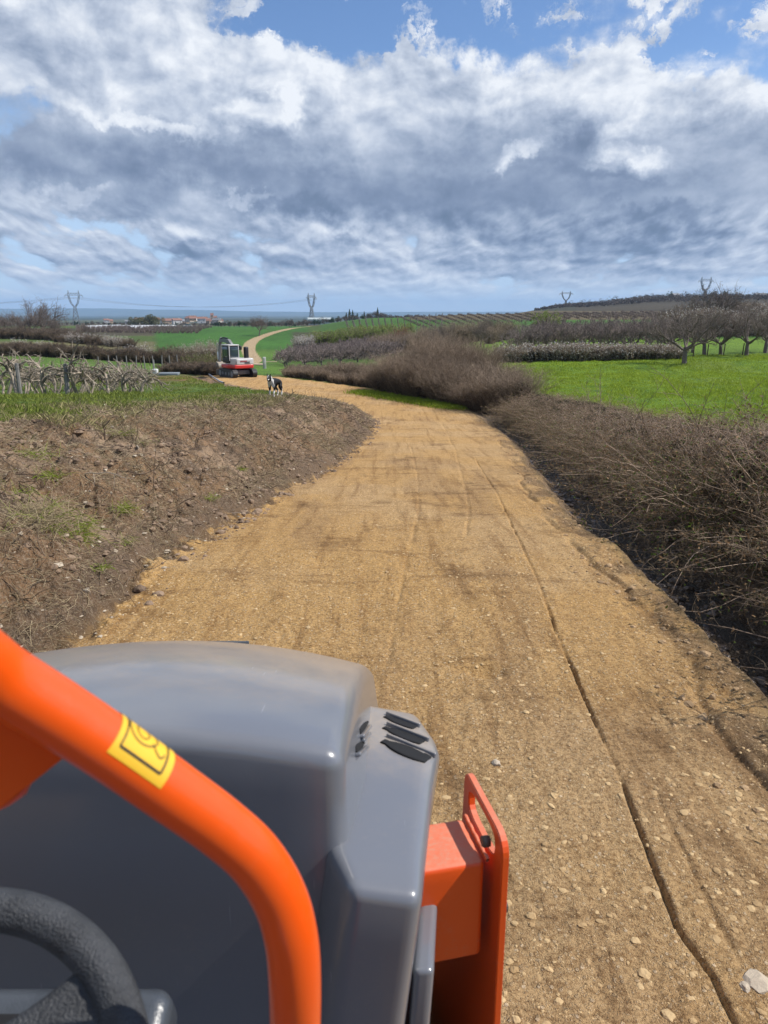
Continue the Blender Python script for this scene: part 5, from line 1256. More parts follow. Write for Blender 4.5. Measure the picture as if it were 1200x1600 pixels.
# sticker : yellow patch with a black frame and a partly visible round symbol
M_yel = simple('sticker_yellow', (.80, .47, .035), .35, 0, .05, 20); M_ink = simple('sticker_ink', (.02, .018, .015), .5)
M_ink2 = simple('sticker_thin_ink', (.16, .10, .02), .5)
def rail_param(u, v):                 # index on the rail nearest to a photo pixel
    best = (1e9, 0)
    for k in range(len(C)):
        d = Vector(C[k])-Vector((0, 0, CH)); yc = -(d.y*sp)-0; zc = d.y*cp-d.z*sp; yy = d.y*sp+d.z*cp; uu = 600+F*d.x/zc; v_ = 800-F*yy/zc; q = (uu-u)**2+(v_-v)**2
        if q < best[0]: best = (q, k)
    return best[1]
def smooth_at(s):                     # C and frame at fractional index
    k = int(min(max(math.floor(s), 0), len(C)-2)); f = s-k
    return C[k]*(1-f)+C[k+1]*f, unit(a_[k]*(1-f)+a_[k+1]*f), unit(b_[k]*(1-f)+b_[k+1]*f)
s0, s1 = rail_param(168, 1130), rail_param(250, 1195)
s0 += .0; 
def view_theta(s):
    c, a, b = smooth_at(s); d = unit(np.array([0, 0, CH])-c); return math.atan2(np.dot(d, b), np.dot(d, a))
TH0 = view_theta((s0+s1)/2)
# which way round the tube is "up"
c_, aa_, bb_ = smooth_at((s0+s1)/2); upang = math.atan2(bb_[2], aa_[2]); sg = 1 if math.sin(upang-TH0) > 0 else -1
def patch(verts, faces, mids, sa, sb, ta, tb, dr, mi, ns=14, nt_=14):
    n0 = len(verts)
    for i in range(ns+1):
        c, a, b = smooth_at(sa+(sb-sa)*i/ns)
        for j in range(nt_+1):
            th = TH0+sg*R(ta+(tb-ta)*j/nt_); verts.append(c+(rr+dr)*(math.cos(th)*a+math.sin(th)*b))
    for i in range(ns):
        for j in range(nt_): q = n0+i*(nt_+1)+j; faces.append((q, q+1, q+nt_+2, q+nt_+1)); mids.append(mi)
def stroke(verts, faces, mids, pts, w, dr, mi):   # a line on the tube : points (s, theta_deg)
    L = 2*math.pi*rr/360; ds = np.linalg.norm(C[int(s0)+1]-C[int(s0)])
    for (sa, ta), (sb, tb) in zip(pts[:-1], pts[1:]):
        dx, dy = (sb-sa)*ds, (tb-ta)*L; l = math.hypot(dx, dy)+1e-9; nx, ny = -dy/l*w/2, dx/l*w/2; n0 = len(verts)
        for (s, t_) in ((sa, ta), (sb, tb)):
            for k in (-1, 1):
                c, a, b = smooth_at(s+k*nx/ds); th = TH0+sg*R(t_+k*ny/L); verts.append(c+(rr+dr)*(math.cos(th)*a+math.sin(th)*b))
        faces.append((n0, n0+1, n0+3, n0+2)); mids.append(mi)
vs_, fs_, ms_ = [], [], []; patch(vs_, fs_, ms_, s0, s1, -8, 205, .0004, 0, 14, 40)
W_ = s1-s0; ia, ib = s0+W_*.13, s1-W_*.13
def seg(p, q, n=12): return [(p[0]+(q[0]-p[0])*i/n, p[1]+(q[1]-p[1])*i/n) for i in range(n+1)]
stroke(vs_, fs_, ms_, seg((ia, 190), (ia, 12), 30), .0013, .0008, 1); stroke(vs_, fs_, ms_, seg((ia, 12), (ib, 12)), .0018, .0008, 1); stroke(vs_, fs_, ms_, seg((ib, 12), (ib, 190), 30), .0013, .0008, 1)
sc, L_ = s0+W_*.42, 2*math.pi*rr/360; ds = np.linalg.norm(C[int(s0)+1]-C[int(s0)])
stroke(vs_, fs_, ms_, [(sc+.0105/ds*math.cos(k/30*6.283), 66+.0105/L_*math.sin(k/30*6.283)) for k in range(31)], .0011, .0009, 2)
stroke(vs_, fs_, ms_, [(sc+.0045/ds*math.cos(k/20*6.283), 66+.006/L_*math.sin(k/20*6.283)) for k in range(21)], .0009, .0009, 2)
stroke(vs_, fs_, ms_, [(s0+W_*.60, 52), (s0+W_*.68, 40), (s0+W_*.76, 34), (s0+W_*.80, 38), (s0+W_*.82, 46)], .0009, .0009, 1)
bm = bmesh.new(); bv = [bm.verts.new(tuple(v)) for v in vs_]
for f, mi in zip(fs_, ms_): q = bm.faces.new([bv[i] for i in f]); q.material_index = mi; q.smooth = True
bmesh.ops.recalc_face_normals(bm, faces=bm.faces)
me = bpy.data.meshes.new('warning_sticker'); bm.to_mesh(me); bm.free(); o = link('warning_sticker', me, railo, [M_yel, M_ink, M_ink2])
# gusset plate behind the rail at the left
gp_px = [(-140, 1000), (-60, 1040), (0, 1085), (60, 1120), (118, 1160), (128, 1190), (100, 1183), (78, 1182), (60, 1190), (50, 1205), (44, 1225), (34, 1245), (16, 1258), (-10, 1270), (-60, 1285), (-140, 1300)]
zcs = [.44, .455, .475, .49, .51, .51, .51, .505, .50, .50, .50, .495, .49, .485, .475, .46]
bm = bmesh.new(); vv = [bm.verts.new(pz(u, v, zz+.006)) for (u, v), zz in zip(gp_px, zcs)]; f = bm.faces.new(vv); bmesh.ops.triangulate(bm, faces=[f])
r_ = bmesh.ops.extrude_face_region(bm, geom=bm.faces[:]); bmesh.ops.translate(bm, verts=[q for q in r_['geom'] if isinstance(q, bmesh.types.BMVert)], vec=(0, .006, -.002)); bmesh.ops.recalc_face_normals(bm, faces=bm.faces)
me = bpy.data.meshes.new('rail_gusset'); bm.to_mesh(me); bm.free(); rp(link('rail_gusset', me, None, [M_org]))
# ---- steering wheel
wc = Vector(pz(-128, 1768, .575)); wn = Vector((.10, -.52, .85)).normalized(); wx = Vector((1, 0, 0)); wx = (wx-wn*wx.dot(wn)).normalized(); wy = wn.cross(wx)
def wl(x, y, z): return tuple(wc+wx*x+wy*y+wn*z)
RW, rw = .158, .0205; V = []; NS, MS = 120, 26
for i in range(NS):
    a = 2*math.pi*i/NS
    for j in range(MS):
        b = 2*math.pi*j/MS; q = RW+rw*math.cos(b)*.92; zz = rw*math.sin(b); 
        if math.cos(b) < -.3: zz *= .93+.07*math.cos(a*60)
        V.append(wl(q*math.cos(a), q*math.sin(a), zz))
i = np.arange(NS)[:, None]*MS; i2 = ((np.arange(NS)+1) % NS)[:, None]*MS; j = np.arange(MS)[None]; j2 = (j+1) % MS
wheel = rp(solid('steering_wheel', V, np.stack([i+j, i+j2, i2+j2, i2+j], -1).reshape(-1, 4), M_rub))
for k, ang in enumerate((36, 144, 270)):
    V, Fq = rbox((.085, .032, .010), .008, 8, 3); a = R(ang); X, Y_ = V[:, 0], V[:, 1]; t = (X+.085)/.17; Y_ = Y_*(1.35-.9*t+.75*t*t); q = .02+t*.130
    V = np.array([wl(q[m]*math.cos(a)-Y_[m]*math.sin(a), q[m]*math.sin(a)+Y_[m]*math.cos(a), V[m, 2]-.012*(1-t[m])-.004) for m in range(len(V))]); o = solid('spoke', V, Fq, M_rub); o.parent = wheel
V, Fq = rbox((.045, .045, .018), .014, 3, 4); o = solid('wheel_hub', np.array([wl(*q) for q in (V-np.array([0, 0, .012]))]), Fq, M_blk); o.parent = wheel
o = cyl('steering_column', tuple(wc-wn*.16), tuple(wn), .022, .28, M_blk, wheel)
# ---- dashboard : housing, sunk panel, screen and a telltale symbol
dc = Vector(pz(238, 1632, .79)); dn = Vector((0, -.34, .94)).normalized(); dx = Vector((1, 0, 0)); dy = dn.cross(dx)
def dl_(P): return np.array([tuple(dc+dx*float(p[0])+dy*float(p[1])+dn*float(p[2])) for p in P])
V, Fq = rbox((.215, .105, .035), .022, 10, 5); rp_dash = rp(solid('dashboard', dl_(V+np.array([-.205, -.045, -.032])), Fq, M_dash))
V, Fq = rbox((.185, .078, .006), .005, 6, 3); o = solid('dash_panel', dl_(V+np.array([-.21, -.050, .001])), Fq, M_void); o.parent = rp_dash
V, Fq = rbox((.062, .030, .004), .003, 3, 2); o = solid('screen', dl_(V+np.array([-.265, -.022, .008])), Fq, simple('screen_sky_glare', (.16, .27, .38), .35, 0, .02, 5)); o.parent = rp_dash  # pale blue is the sky's reflection put into the screen colour
V, Fq = rbox((.066, .002, .004), .0015, 3, 2); o = solid('screen_edge', dl_(V+np.array([-.235, -.056, .009])), Fq, simple('trim', (.28, .30, .33), .3)); o.parent = rp_dash
V, Fq = rbox((.066, .030, .004), .003, 3, 2); o = solid('warning_panel', dl_(V+np.array([-.235, -.092, .007])), Fq, simple('navy_panel', (.018, .022, .045), .3)); o.parent = rp_dash
M_sym = simple('symbol_grey', (.20, .21, .24), .5)
bm = bmesh.new()
def lpoly(pts, z=.0118):
    q = [bm.verts.new(dl_([(p[0]-.262, p[1]-.086, z)])[0]) for p in pts]; bm.faces.new(q)
arc = [(.0055*math.cos(a), .0055*math.sin(a)) for a in np.linspace(-.4, 3.54, 14)]
for p, q in zip(arc[:-1], arc[1:]):
    lpoly([(p[0]*1, p[1]*1), (p[0]*1.3, p[1]*1.3), (q[0]*1.3, q[1]*1.3), (q[0], q[1])])
lpoly([(-.009, -.003), (-.009, -.0045), (.009, -.0045), (.009, -.003)]); lpoly([(-.004, -.0065), (-.004, -.008), (.004, -.008), (.004, -.0065)])
me = bpy.data.meshes.new('panel_symbol'); bm.to_mesh(me); bm.free(); o = link('panel_symbol', me, rp_dash, [M_sym])
o = cyl('key_knob', tuple(dc+dx*-.030+dy*-.085+dn*.012), tuple(dn), .014, .024, simple('chrome', (.55, .56, .58), .15, 1.0), rp_dash, 24, .003)
# ------------------------------------------------------------------ excavator
exw = paint_mat('excavator_white', (.46, .46, .455), .3, .35, 0); exr = paint_mat('excavator_red', (.50, .025, .022), .2, .35, 0); exg = paint_mat('excavator_grey', (.13, .14, .155), .3, .4, 0)
exk = simple('excavator_black', (.015, .015, .017), .5); M_glass = simple('cab_glass', (.03, .05, .06), .04, 0, .05, 3, spec=1.0); M_bkt = paint_mat('bucket_steel', (.22, .19, .15), .5, .5, 0)
p = gp(372, 589, 0, 30); EX = Vector((p[0], p[1], hz(p[0], p[1])-.02)); print('excavator', EX)
exc = empty('excavator', EX, math.atan2(.80, -.60), 'small white and red tracked excavator with dark cab parked where the track bends', 'excavator'); exc.scale = (.93,)*3
def eb(name, c, h, mat, r=.03, rot=None, parent=None, f=None, m=3):
    V, Fq = rbox(h, r, m, 2)
    if f: V = f(V)
    if rot is not None: V = V@np.array(Matrix.Rotation(rot[1], 3, rot[0]).transposed())
    return solid(name, V+np.array(c), Fq, mat, parent or exc)
def track(side):
    V = []; n = 60; L, r = 1.05, .31; per = []
    for i in range(n):
        t = i/n*(4*L+2*math.pi*r)
        if t < 2*L: per.append((-L+t, r))
        elif t < 2*L+math.pi*r: a = (t-2*L)/r; per.append((L+r*math.sin(a), r*math.cos(a)))
        elif t < 4*L+math.pi*r: per.append((L-(t-2*L-math.pi*r), -r))
        else: a = (t-4*L-math.pi*r)/r; per.append((-L-r*math.sin(a), -r*math.cos(a)))
    y0 = side*.82; W = .19
    for i, (x, z) in enumerate(per):
        k = 1+(.10 if i % 2 else 0); V += [(x*1.0, y0-W, .33+z*k), (x, y0+W, .33+z*k)]
    F4 = [(2*i, 2*i+1, 2*((i+1) % n)+1, 2*((i+1) % n)) for i in range(n)]
    bm = bmesh.new(); b = [bm.verts.new(v) for v in V]; [bm.faces.new([b[i] for i in f]) for f in F4]
    bm.faces.new([b[2*i] for i in range(n)]); bm.faces.new([b[2*i+1] for i in range(n)][::-1]); bmesh.ops.triangulate(bm, faces=[f for f in bm.faces if len(f.verts) > 4])
    me = bpy.data.meshes.new('track'); bm.to_mesh(me); bm.free(); o = link('track', me, exc, [exk])
    for wx_ in (-1.05, -.55, 0, .55, 1.05):
        w = cyl('road_wheel', (wx_, side*1.02, .33), (0, 1, 0), .22 if abs(wx_) > 1 else .12, .03, exg, o, 16)
for s in (-1, 1): track(s)
eb('undercarriage', (0, 0, .42), (.8, .62, .16), exg)
eb('dozer_blade', (1.75, 0, .30), (.06, 1.0, .22), M_bkt)
eb('blade_arm', (1.4, .0, .35), (.35, .35, .05), exg)
eb('slew_ring', (0, 0, .66), (.45, .45, .07), exk, .04)
def cw(V):                            # rounded tail
    V = V.copy(); k = np.clip(-V[:, 0]/.5, 0, 1); V[:, 1] *= 1-.18*k**2; return V
eb('lower_body', (-.15, 0, .88), (1.05, .98, .15), exr, .08, f=cw, m=8)
eb('engine_cover', (-.62, -.08, 1.24), (.58, .90, .24), exw, .09, f=cw, m=8)
eb('side_cover', (.35, -.66, 1.22), (.55, .30, .22), exw, .07)
eb('name_plate', (-1.215, .05, 1.28), (.012, .28, .045), simple('dull_red_lettering', (.30, .06, .06), .5), .005)
for k in range(3): eb('grille_slot', (-1.212, -.25, 1.12+.06*k), (.012, .22, .012), exk, .004)
eb('tail_latch', (-1.14, .62, 1.18), (.02, .05, .09), exk, .01)
# cab
cab = eb('cab', (.12, .48, 1.78), (.60, .44, .66), exk, .07, m=5)
eb('cab_roof', (.12, .48, 2.47), (.64, .47, .045), exw, .04, parent=cab)
eb('window', (-.492, .48, 1.93), (.010, .34, .40), M_glass, .008, parent=cab)
for yy in (.09, .87): eb('window_pillar', (-.497, yy, 1.86), (.02, .035, .56), exw, .012, parent=cab)
eb('window_rail', (-.50, .48, 1.50), (.02, .38, .035), exw, .012, parent=cab)
eb('side_window', (.02, .928, 1.95), (.34, .010, .38), M_glass, .008, parent=cab); eb('door_window', (.52, .928, 1.9), (.12, .010, .40), M_glass, .008, parent=cab)
eb('window', (.733, .48, 1.85), (.010, .36, .50), M_glass, .008, parent=cab)
eb('beacon', (.25, .30, 2.56), (.06, .06, .06), exw, .03, parent=cab)
eb('exhaust_guard', (-.35, -.62, 1.85), (.17, .16, .48), exk, .08); eb('hose_guard', (.2, -.25, 2.25), (.45, .10, .16), exk, .07)
# boom, stick, bucket
def limb(name, pts, w, hs, mat, y=0.0, parent=None):
    P = np.array(pts, float); n = len(P); V = []; tg = unit(np.gradient(P, axis=0))
    for i in range(n):
        nx, nz = -tg[i, 1], tg[i, 0]
        for s, q in ((-1, -1), (1, -1), (1, 1), (-1, 1)): V.append((P[i, 0]+nx*hs[i]*q, y+s*w, P[i, 1]+nz*hs[i]*q))
    bm = bmesh.new(); b = [bm.verts.new(v) for v in V]
    for i in range(n-1):
        for k in range(4): bm.faces.new((b[4*i+k], b[4*i+(k+1) % 4], b[4*i+4+(k+1) % 4], b[4*i+4+k]))
    bm.faces.new(b[:4][::-1]); bm.faces.new(b[-4:]); bmesh.ops.recalc_face_normals(bm, faces=bm.faces); bmesh.ops.bevel(bm, geom=bm.edges[:], offset=.015, segments=1, affect='EDGES')
    me = bpy.data.meshes.new(name); bm.to_mesh(me); bm.free(); return link(name, me, parent or exc, [mat])
boom = limb('boom', [(.95, .95), (1.0, 1.7), (1.15, 2.35), (1.6, 2.68), (2.4, 2.74), (3.2, 2.66)], .12, [.12, .14, .16, .16, .13, .10], exg, -.15)
stk = limb('stick', [(3.0, 2.95), (3.3, 2.55), (3.45, 1.8), (3.55, 1.0)], .09, [.08, .13, .10, .08], exg, -.15)
limb('boom_cylinder', [(1.25, 1.05), (1.7, 1.7), (2.0, 2.5)], .06, [.06, .06, .045], exk, -.15, boom)
limb('stick_cylinder', [(1.9, 2.90), (2.5, 2.94), (3.0, 2.90)], .06, [.06, .06, .045], exk, -.15, boom)
limb('bucket_cylinder', [(3.85, 2.5), (3.9, 1.8), (3.82, 1.15)], .05, [.055, .05, .04], simple('steel_rod', (.6, .6, .6), .25, .8), -.15, stk)
def bucket():
    n = 12; out = [(3.60, 1.02)]+[(3.48-.40*math.sin(a), .62+.38*math.cos(a)) for a in np.linspace(0, 2.5, n)]+[(3.55, .30), (3.72, .62)]
    bm = bmesh.new(); L = [bm.verts.new((x, -.15-.32, z)) for x, z in out]; Rr = [bm.verts.new((x, -.15+.32, z)) for x, z in out]
    for i in range(len(out)-3): bm.faces.new((L[i], L[i+1], Rr[i+1], Rr[i]))
    bm.faces.new(L); bm.faces.new(Rr[::-1]); bmesh.ops.triangulate(bm, faces=[f for f in bm.faces if len(f.verts) > 4]); bmesh.ops.recalc_face_normals(bm, faces=bm.faces)
    bmesh.ops.solidify(bm, geom=bm.faces[:], thickness=.03)
    me = bpy.data.meshes.new('bucket'); bm.to_mesh(me); bm.free(); o = link('bucket', me, exc, [M_bkt])
    for k in range(5): eb('tooth', (3.60, -.43+.14*k, .27), (.05, .02, .06), M_bkt, .01, parent=o)
bucket()

# odds and ends by the works
M_conc = simple('pale_concrete', (.46, .45, .43), .8, 0, .15, 3)
def slab(u, v, h, mat, label, name, cat, rz=0, tilt=0, Yf=None):
    p = gp(u, v, 0, 30); V, Fq = rbox(h, min(h)*.35, 2, 2); o = solid(name, V+np.array([0, 0, h[2]*.92]), Fq, mat); o.location = (p[0], p[1], hz(p[0], p[1])); o.rotation_euler = (tilt, 0, rz); return tag(o, label, cat)
slab(413.5, 576, (.16, .14, .62), M_conc, 'pale upright concrete block in the grass right of the excavator', 'concrete_block', 'block', .3)
slab(405, 571, (.75, .3, .09), simple('fresh_board', (.50, .38, .26), .8), 'pale brown board lying left of the upright concrete block', 'board', 'board', -.2, .12)
slab(424, 566, (.9, .12, .06), simple('fresh_board2', (.50, .38, .26), .8), 'thin pale board lying right of the upright concrete block', 'board', 'board', .3)
slab(264, 587, (.75, .5, .09), simple('slate_slab', (.20, .23, .25), .7), 'dark grey slab lying at the end of the dug earth left of the excavator', 'slab', 'slab', .1)
slab(243, 586, (.2, .2, .22), simple('white_can', (.62, .62, .6), .6), 'small white container beside the dark grey slab', 'container', 'container')
post(gp(242, 583, 0, 30)[0], gp(242, 583, 0, 30)[1], 1.25, .03, 'thin white marker rod standing by the white container', mat=M_conc, name='marker_rod', cat='marker')
slab(286, 580, (1.6, .25, .08), simple('timber', (.22, .15, .09), .85), 'dark timber baulk lying on the dug earth', 'timber_baulk', 'timber', .15)
# grey drain pipe laid along the cut edge of the grass
def pipe():
    P = [gp(u, v, 0, 25) for u, v in ((322, 584), (332, 591), (343, 599), (350, 604))]; P = np.array([[(*q[:2], hz(q[0], q[1])+.10) for q in P]]); V, Fa = tubes(P, [.055], [.055], 10); A = Acc(); A.add(V, Fa)
    tag(link('drain_pipe', A.mesh('drain_pipe', [simple('grey_pvc', (.30, .31, .33), .5)])), 'grey pipe lying along the cut edge of the grass left of the dog', 'pipe')
pipe()

# ------------------------------------------------------------------ dog
def make_dog():
    p = bank_at(430, 622.5); px, py, pzz = p; base = Vector((px, py, hz(px, py)))
    J = {}; E_ = []
    def j(n, x, y, z, r, ry=None): J[n] = (x, y, z, r, ry or r)
    # x forward, y left, z up (metres)
    j('pelvis', -.22, 0, .44, .085); j('loin', -.08, 0, .435, .083, .088); j('chest', .10, 0, .425, .092, .115); j('shoulder', .20, 0, .45, .085, .105)
    j('neck', .30, .01, .52, .062, .068); j('skull', .385, .03, .565, .060, .060); j('brow', .43, .04, .555, .050, .046); j('muzzle', .48, .055, .525, .030, .030); j('nose', .53, .065, .505, .020, .020)
    E_ += [('pelvis', 'loin'), ('loin', 'chest'), ('chest', 'shoulder'), ('shoulder', 'neck'), ('neck', 'skull'), ('skull', 'brow'), ('brow', 'muzzle'), ('muzzle', 'nose')]
    for s, n, fx in ((1, 'L', .03), (-1, 'R', -.02)):
        j('sh'+n, .185, s*.06, .36, .052); j('el'+n, .15, s*.075, .25, .034); j('wr'+n, .185+fx, s*.072, .13, .022); j('pa'+n, .19+fx, s*.072, .025, .024); j('to'+n, .235+fx, s*.074, .016, .018)
        E_ += [('shoulder', 'sh'+n), ('sh'+n, 'el'+n), ('el'+n, 'wr'+n), ('wr'+n, 'pa'+n), ('pa'+n, 'to'+n)]
        hx = .05 if s > 0 else -.04
        j('hi'+n, -.235, s*.06, .37, .064); j('kn'+n, -.16+hx*.5, s*.085, .27, .046); j('ho'+n, -.30+hx, s*.08, .155, .024); j('hp'+n, -.275+hx, s*.08, .03, .022); j('ht'+n, -.225+hx, s*.08, .016, .018)
        E_ += [('pelvis', 'hi'+n), ('hi'+n, 'kn'+n), ('kn'+n, 'ho'+n), ('ho'+n, 'hp'+n), ('hp'+n, 'ht'+n)]
        j('ea'+n, .372, s*.042+.028, .622, .020, .014); j('et'+n, .382, s*.060+.03, .672, .006, .006); E_ += [('skull', 'ea'+n), ('ea'+n, 'et'+n)]
    j('t1', -.30, 0, .43, .030); j('t2', -.37, 0, .33, .034); j('t3', -.40, 0, .22, .038); j('t4', -.43, 0, .14, .014); E_ += [('pelvis', 't1'), ('t1', 't2'), ('t2', 't3'), ('t3', 't4')]
    names = list(J); me = bpy.data.meshes.new('dog'); me.from_pydata([J[n][:3] for n in names], [(names.index(a), names.index(b)) for a, b in E_], [])
    o = bpy.data.objects.new('dog', me); COL.objects.link(o); m = o.modifiers.new('skin', 'SKIN'); m.use_smooth_shade = True
    for i, n in enumerate(names): me.skin_vertices[0].data[i].radius = (J[n][3], J[n][4])
    me.skin_vertices[0].data[0].use_root = True; s = o.modifiers.new('sub', 'SUBSURF'); s.levels = 2; s.render_levels = 2
    bpy.context.view_layer.update(); dg = bpy.context.evaluated_depsgraph_get(); ev = o.evaluated_get(dg); m2 = bpy.data.meshes.new_from_object(ev); o.modifiers.clear(); o.data = m2; m2.name = 'dog'
    co = np.empty(len(m2.vertices)*3, np.float32); m2.vertices.foreach_get('co', co); co = co.reshape(-1, 3).astype(float)
    nn = fbm(co[:, 0]*40+co[:, 2]*33, co[:, 1]*40+co[:, 2]*27, 3, 9)-.5; body = co[:, 2] > .2; co += unit(co-np.array([0, 0, .42]))*nn[:, None]*.016*body[:, None]
    m2.vertices.foreach_set('co', co.astype(np.float32).ravel())
    kblk = veg_mat('black_fur', (.006, .006, .007), (.022, .021, .022), rough=.55, scale=40); kwht = veg_mat('white_fur', (.50, .48, .45), (.78, .76, .72), scale=40)
    for m in (kblk, kwht, simple('dog_eye', (.02, .01, .005), .1), simple('dog_nose', (.01, .01, .01), .3)): m2.materials.append(m)
    idx = []
    for f in m2.polygons:
        c = np.mean(co[list(f.vertices)], 0); x, y, z = c
        w = (z < .20 and x > .05) or (z < .17 and x < -.05 and x > -.36) or (.22 < x < .33 and z < .50) or (.27 < x < .335 and abs(y) < .12) or (x > .20 and z < .36)
        w = w or (x > .455 and z < .535) or (x > .37 and abs(y-.045*(x-.25)/.25*1.0) < .012 and z > .52 and x < .47) or (x < -.39 and z < .20) or (-.30 < x < -.2 and z < .30 and abs(y) > .08 and y < 0)
        w = w and not (x > .518)
        idx.append(3 if x > .522 else (1 if w else 0))
    m2.polygons.foreach_set('material_index', np.array(idx, np.int32)); m2.polygons.foreach_set('use_smooth', [True]*len(idx)); m2.update()
    o.location = base; o.rotation_euler = (0, 0, math.atan2(-.95, -.32)); o.scale = (1.08,)*3
    tag(o, 'black and white sheepdog standing on the end of the earth bank facing the camera', 'dog')
    for s in (-1, 1):
        bm = bmesh.new(); bmesh.ops.create_uvsphere(bm, u_segments=10, v_segments=8, radius=.009); bmesh.ops.translate(bm, verts=bm.verts, vec=(.452, .045+s*.030, .572)); me2 = bpy.data.meshes.new('eye'); bm.to_mesh(me2); bm.free(); link('eye', me2, o, [bpy.data.materials['dog_eye']])
make_dog()
# ------------------------------------------------------------------ the far land
M_pyl = simple('pylon_steel', (.20, .21, .22), .6, .3)
def bars(A, segs, r, sides=4):
    S = np.array(segs, float); V, Fa = tubes(S, np.full(len(S), r), np.full(len(S), r), sides); A.add(V, Fa)
def pylon(u, Y, topv, label, wk=1.0, rz=0.0, r=.28, wbk=1.0):
    x = (u-600)/1191*Y; z0 = hz(x, Y)-.5; h = CH+(489-topv)/1191*Y-z0; A = Acc(); segs = []
    wb, ww = .085*h*wbk, .032*h; zw = .52*h
    def ring(w, z, d=None): d = w if d is None else d; return [(-w, -d, z), (w, -d, z), (w, d, z), (-w, d, z)]
    lv = [0, .14*h, .27*h, .38*h, .46*h, zw]; prev = None
    for z in lv:
        w = wb+(ww-wb)*z/zw; rg_ = ring(w, z)
        if prev:
            for a in range(4): segs += [(prev[a], rg_[a]), (prev[a], rg_[(a+1) % 4]), (prev[(a+1) % 4], rg_[a]), (rg_[a], rg_[(a+1) % 4])]
        prev = rg_
    # forked head: two arms splay from the waist, close over with a beam
    hw = .155*h*wk; z1 = .86*h; d = ww*.8
    for s in (-1, 1):
        pr = None
        for t in (0, .33, .66, 1.0):
            c = s*(ww*.4+(hw-ww*.4)*t**.5); z = zw+(z1-zw)*t; q = [(c-.02*h, -d, z), (c+.02*h, -d, z), (c+.02*h, d, z), (c-.02*h, d, z)]
            if pr:
                for a in range(4): segs += [(pr[a], q[a]), (pr[a], q[(a+1) % 4]), (q[a], q[(a+1) % 4])]
            pr = q
        top = (s*hw*.93, 0, h); segs += [(pr[a], top) for a in range(4)]
        segs += [((s*hw*.98, 0, z1), (s*hw*1.65, 0, z1*.985)), ((s*hw*.95, 0, .92*h), (s*hw*1.65, 0, z1*.985)), ((s*hw*1.62, 0, z1*.985), (s*hw*1.62, 0, z1-.06*h))]
    for zz in (z1, .92*h):
        for yy in (-d, d): segs.append(((-hw, yy*.6, zz), (hw, yy*.6, zz)))
    n = 8
    for k in range(n): a = -hw+2*hw*k/n; b = -hw+2*hw*(k+1)/n; segs.append(((a, 0, z1 if k % 2 else .92*h), (b, 0, .92*h if k % 2 else z1)))
    bars(A, segs, r); o = link('pylon', A.mesh('pylon', [M_pyl], False)); o.location = (x, Y, z0); o.rotation_euler = (0, 0, rz); tag(o, label, 'pylon'); return [Vector((x, Y, z0+z1*.93))+Vector((math.cos(rz)*q*hw*1.62, math.sin(rz)*q*hw*1.62, 0)) for q in (-1, 0, 1)]
pa = pylon(118, 800, 455, 'nearest and tallest electricity pylon on the left skyline', .95, .45, .17, 1.3)
pb = pylon(487, 860, 459, 'slim electricity pylon rising behind the pale shed near the centre', .75, .6, .17, 1.0)
pc = pylon(883, 1250, 456, 'small distant electricity pylon left of the wooded ridge', 1.45, .15, .22, .8)
pd = pylon(1098, 1250, 435, 'distant electricity pylon standing above the wooded ridge on the right', 1.15, .15, .22, .9)
def wires(A0, B0, label, sag=9, r=.075):
    W = []
    for a, b in zip(A0, B0): W.append([tuple(a.lerp(b, t)-Vector((0, 0, sag*4*t*(1-t)))) for t in np.linspace(0, 1, 25)])
    V, Fa = tubes(np.array(W), np.full(len(W), r), np.full(len(W), r), 3); A = Acc(); A.add(V, Fa); tag(link('power_line', A.mesh('power_line', [M_pyl])), label, 'power line')
wires(pa, pb, 'sagging power lines strung between the two pylons on the left'); wires([v+Vector((-520, 260, 4)) for v in pa], pa, 'power lines leaving the nearest pylon towards the left edge')
# houses of the town
M_wall = [simple('render_cream', (.52, .46, .38), .9), simple('render_white', (.62, .60, .57), .9), simple('render_ochre', (.46, .34, .22), .9)]
M_roof = [simple('tile_red', (.26, .13, .09), .85), simple('tile_pale', (.33, .21, .15), .85), simple('roof_grey', (.22, .22, .23), .8)]
M_win = simple('window_dark', (.03, .035, .04), .3)
def house(x, y, w, d, h, rz, label, wm, rm, name='house', cat='house', group=None, rh=.35):
    e = empty(name, (x, y, hz(x, y)), rz, label, cat, group)
    V, Fq = rbox((w/2, d/2, h/2), .05, 1, 1); solid('wall', V+np.array([0, 0, h/2-.2]), Fq, wm, e, smooth=False)
    o_ = .5; z = h-.25; r = d*rh; V = [(-w/2-o_, -d/2-o_, z), (w/2+o_, -d/2-o_, z), (w/2+o_, d/2+o_, z), (-w/2-o_, d/2+o_, z), (-w/2-o_, 0, z+r), (w/2+o_, 0, z+r)]
    bm = bmesh.new(); b = [bm.verts.new(v) for v in V]
    for f in ((0, 1, 5, 4), (2, 3, 4, 5), (0, 4, 3), (1, 2, 5), (0, 3, 2, 1)): bm.faces.new([b[i] for i in f])
    bmesh.ops.recalc_face_normals(bm, faces=bm.faces); me = bpy.data.meshes.new('roof'); bm.to_mesh(me); bm.free(); ro = link('roof', me, e, [rm])
    V, Fq = rbox((.35, .35, .7), .05, 1, 1); solid('chimney', V+np.array([w*.25, 0, z+r]), Fq, wm, ro)
    for k in (-1, 0, 1):
        V, Fq = rbox((.5, .06, .65), .02, 1, 1); solid('window' if k else 'door', V+np.array([k*w*.3, -d/2-.02, h*.55 if k else .95]), Fq, M_win, e)
    return e
g = np.random.default_rng(31)
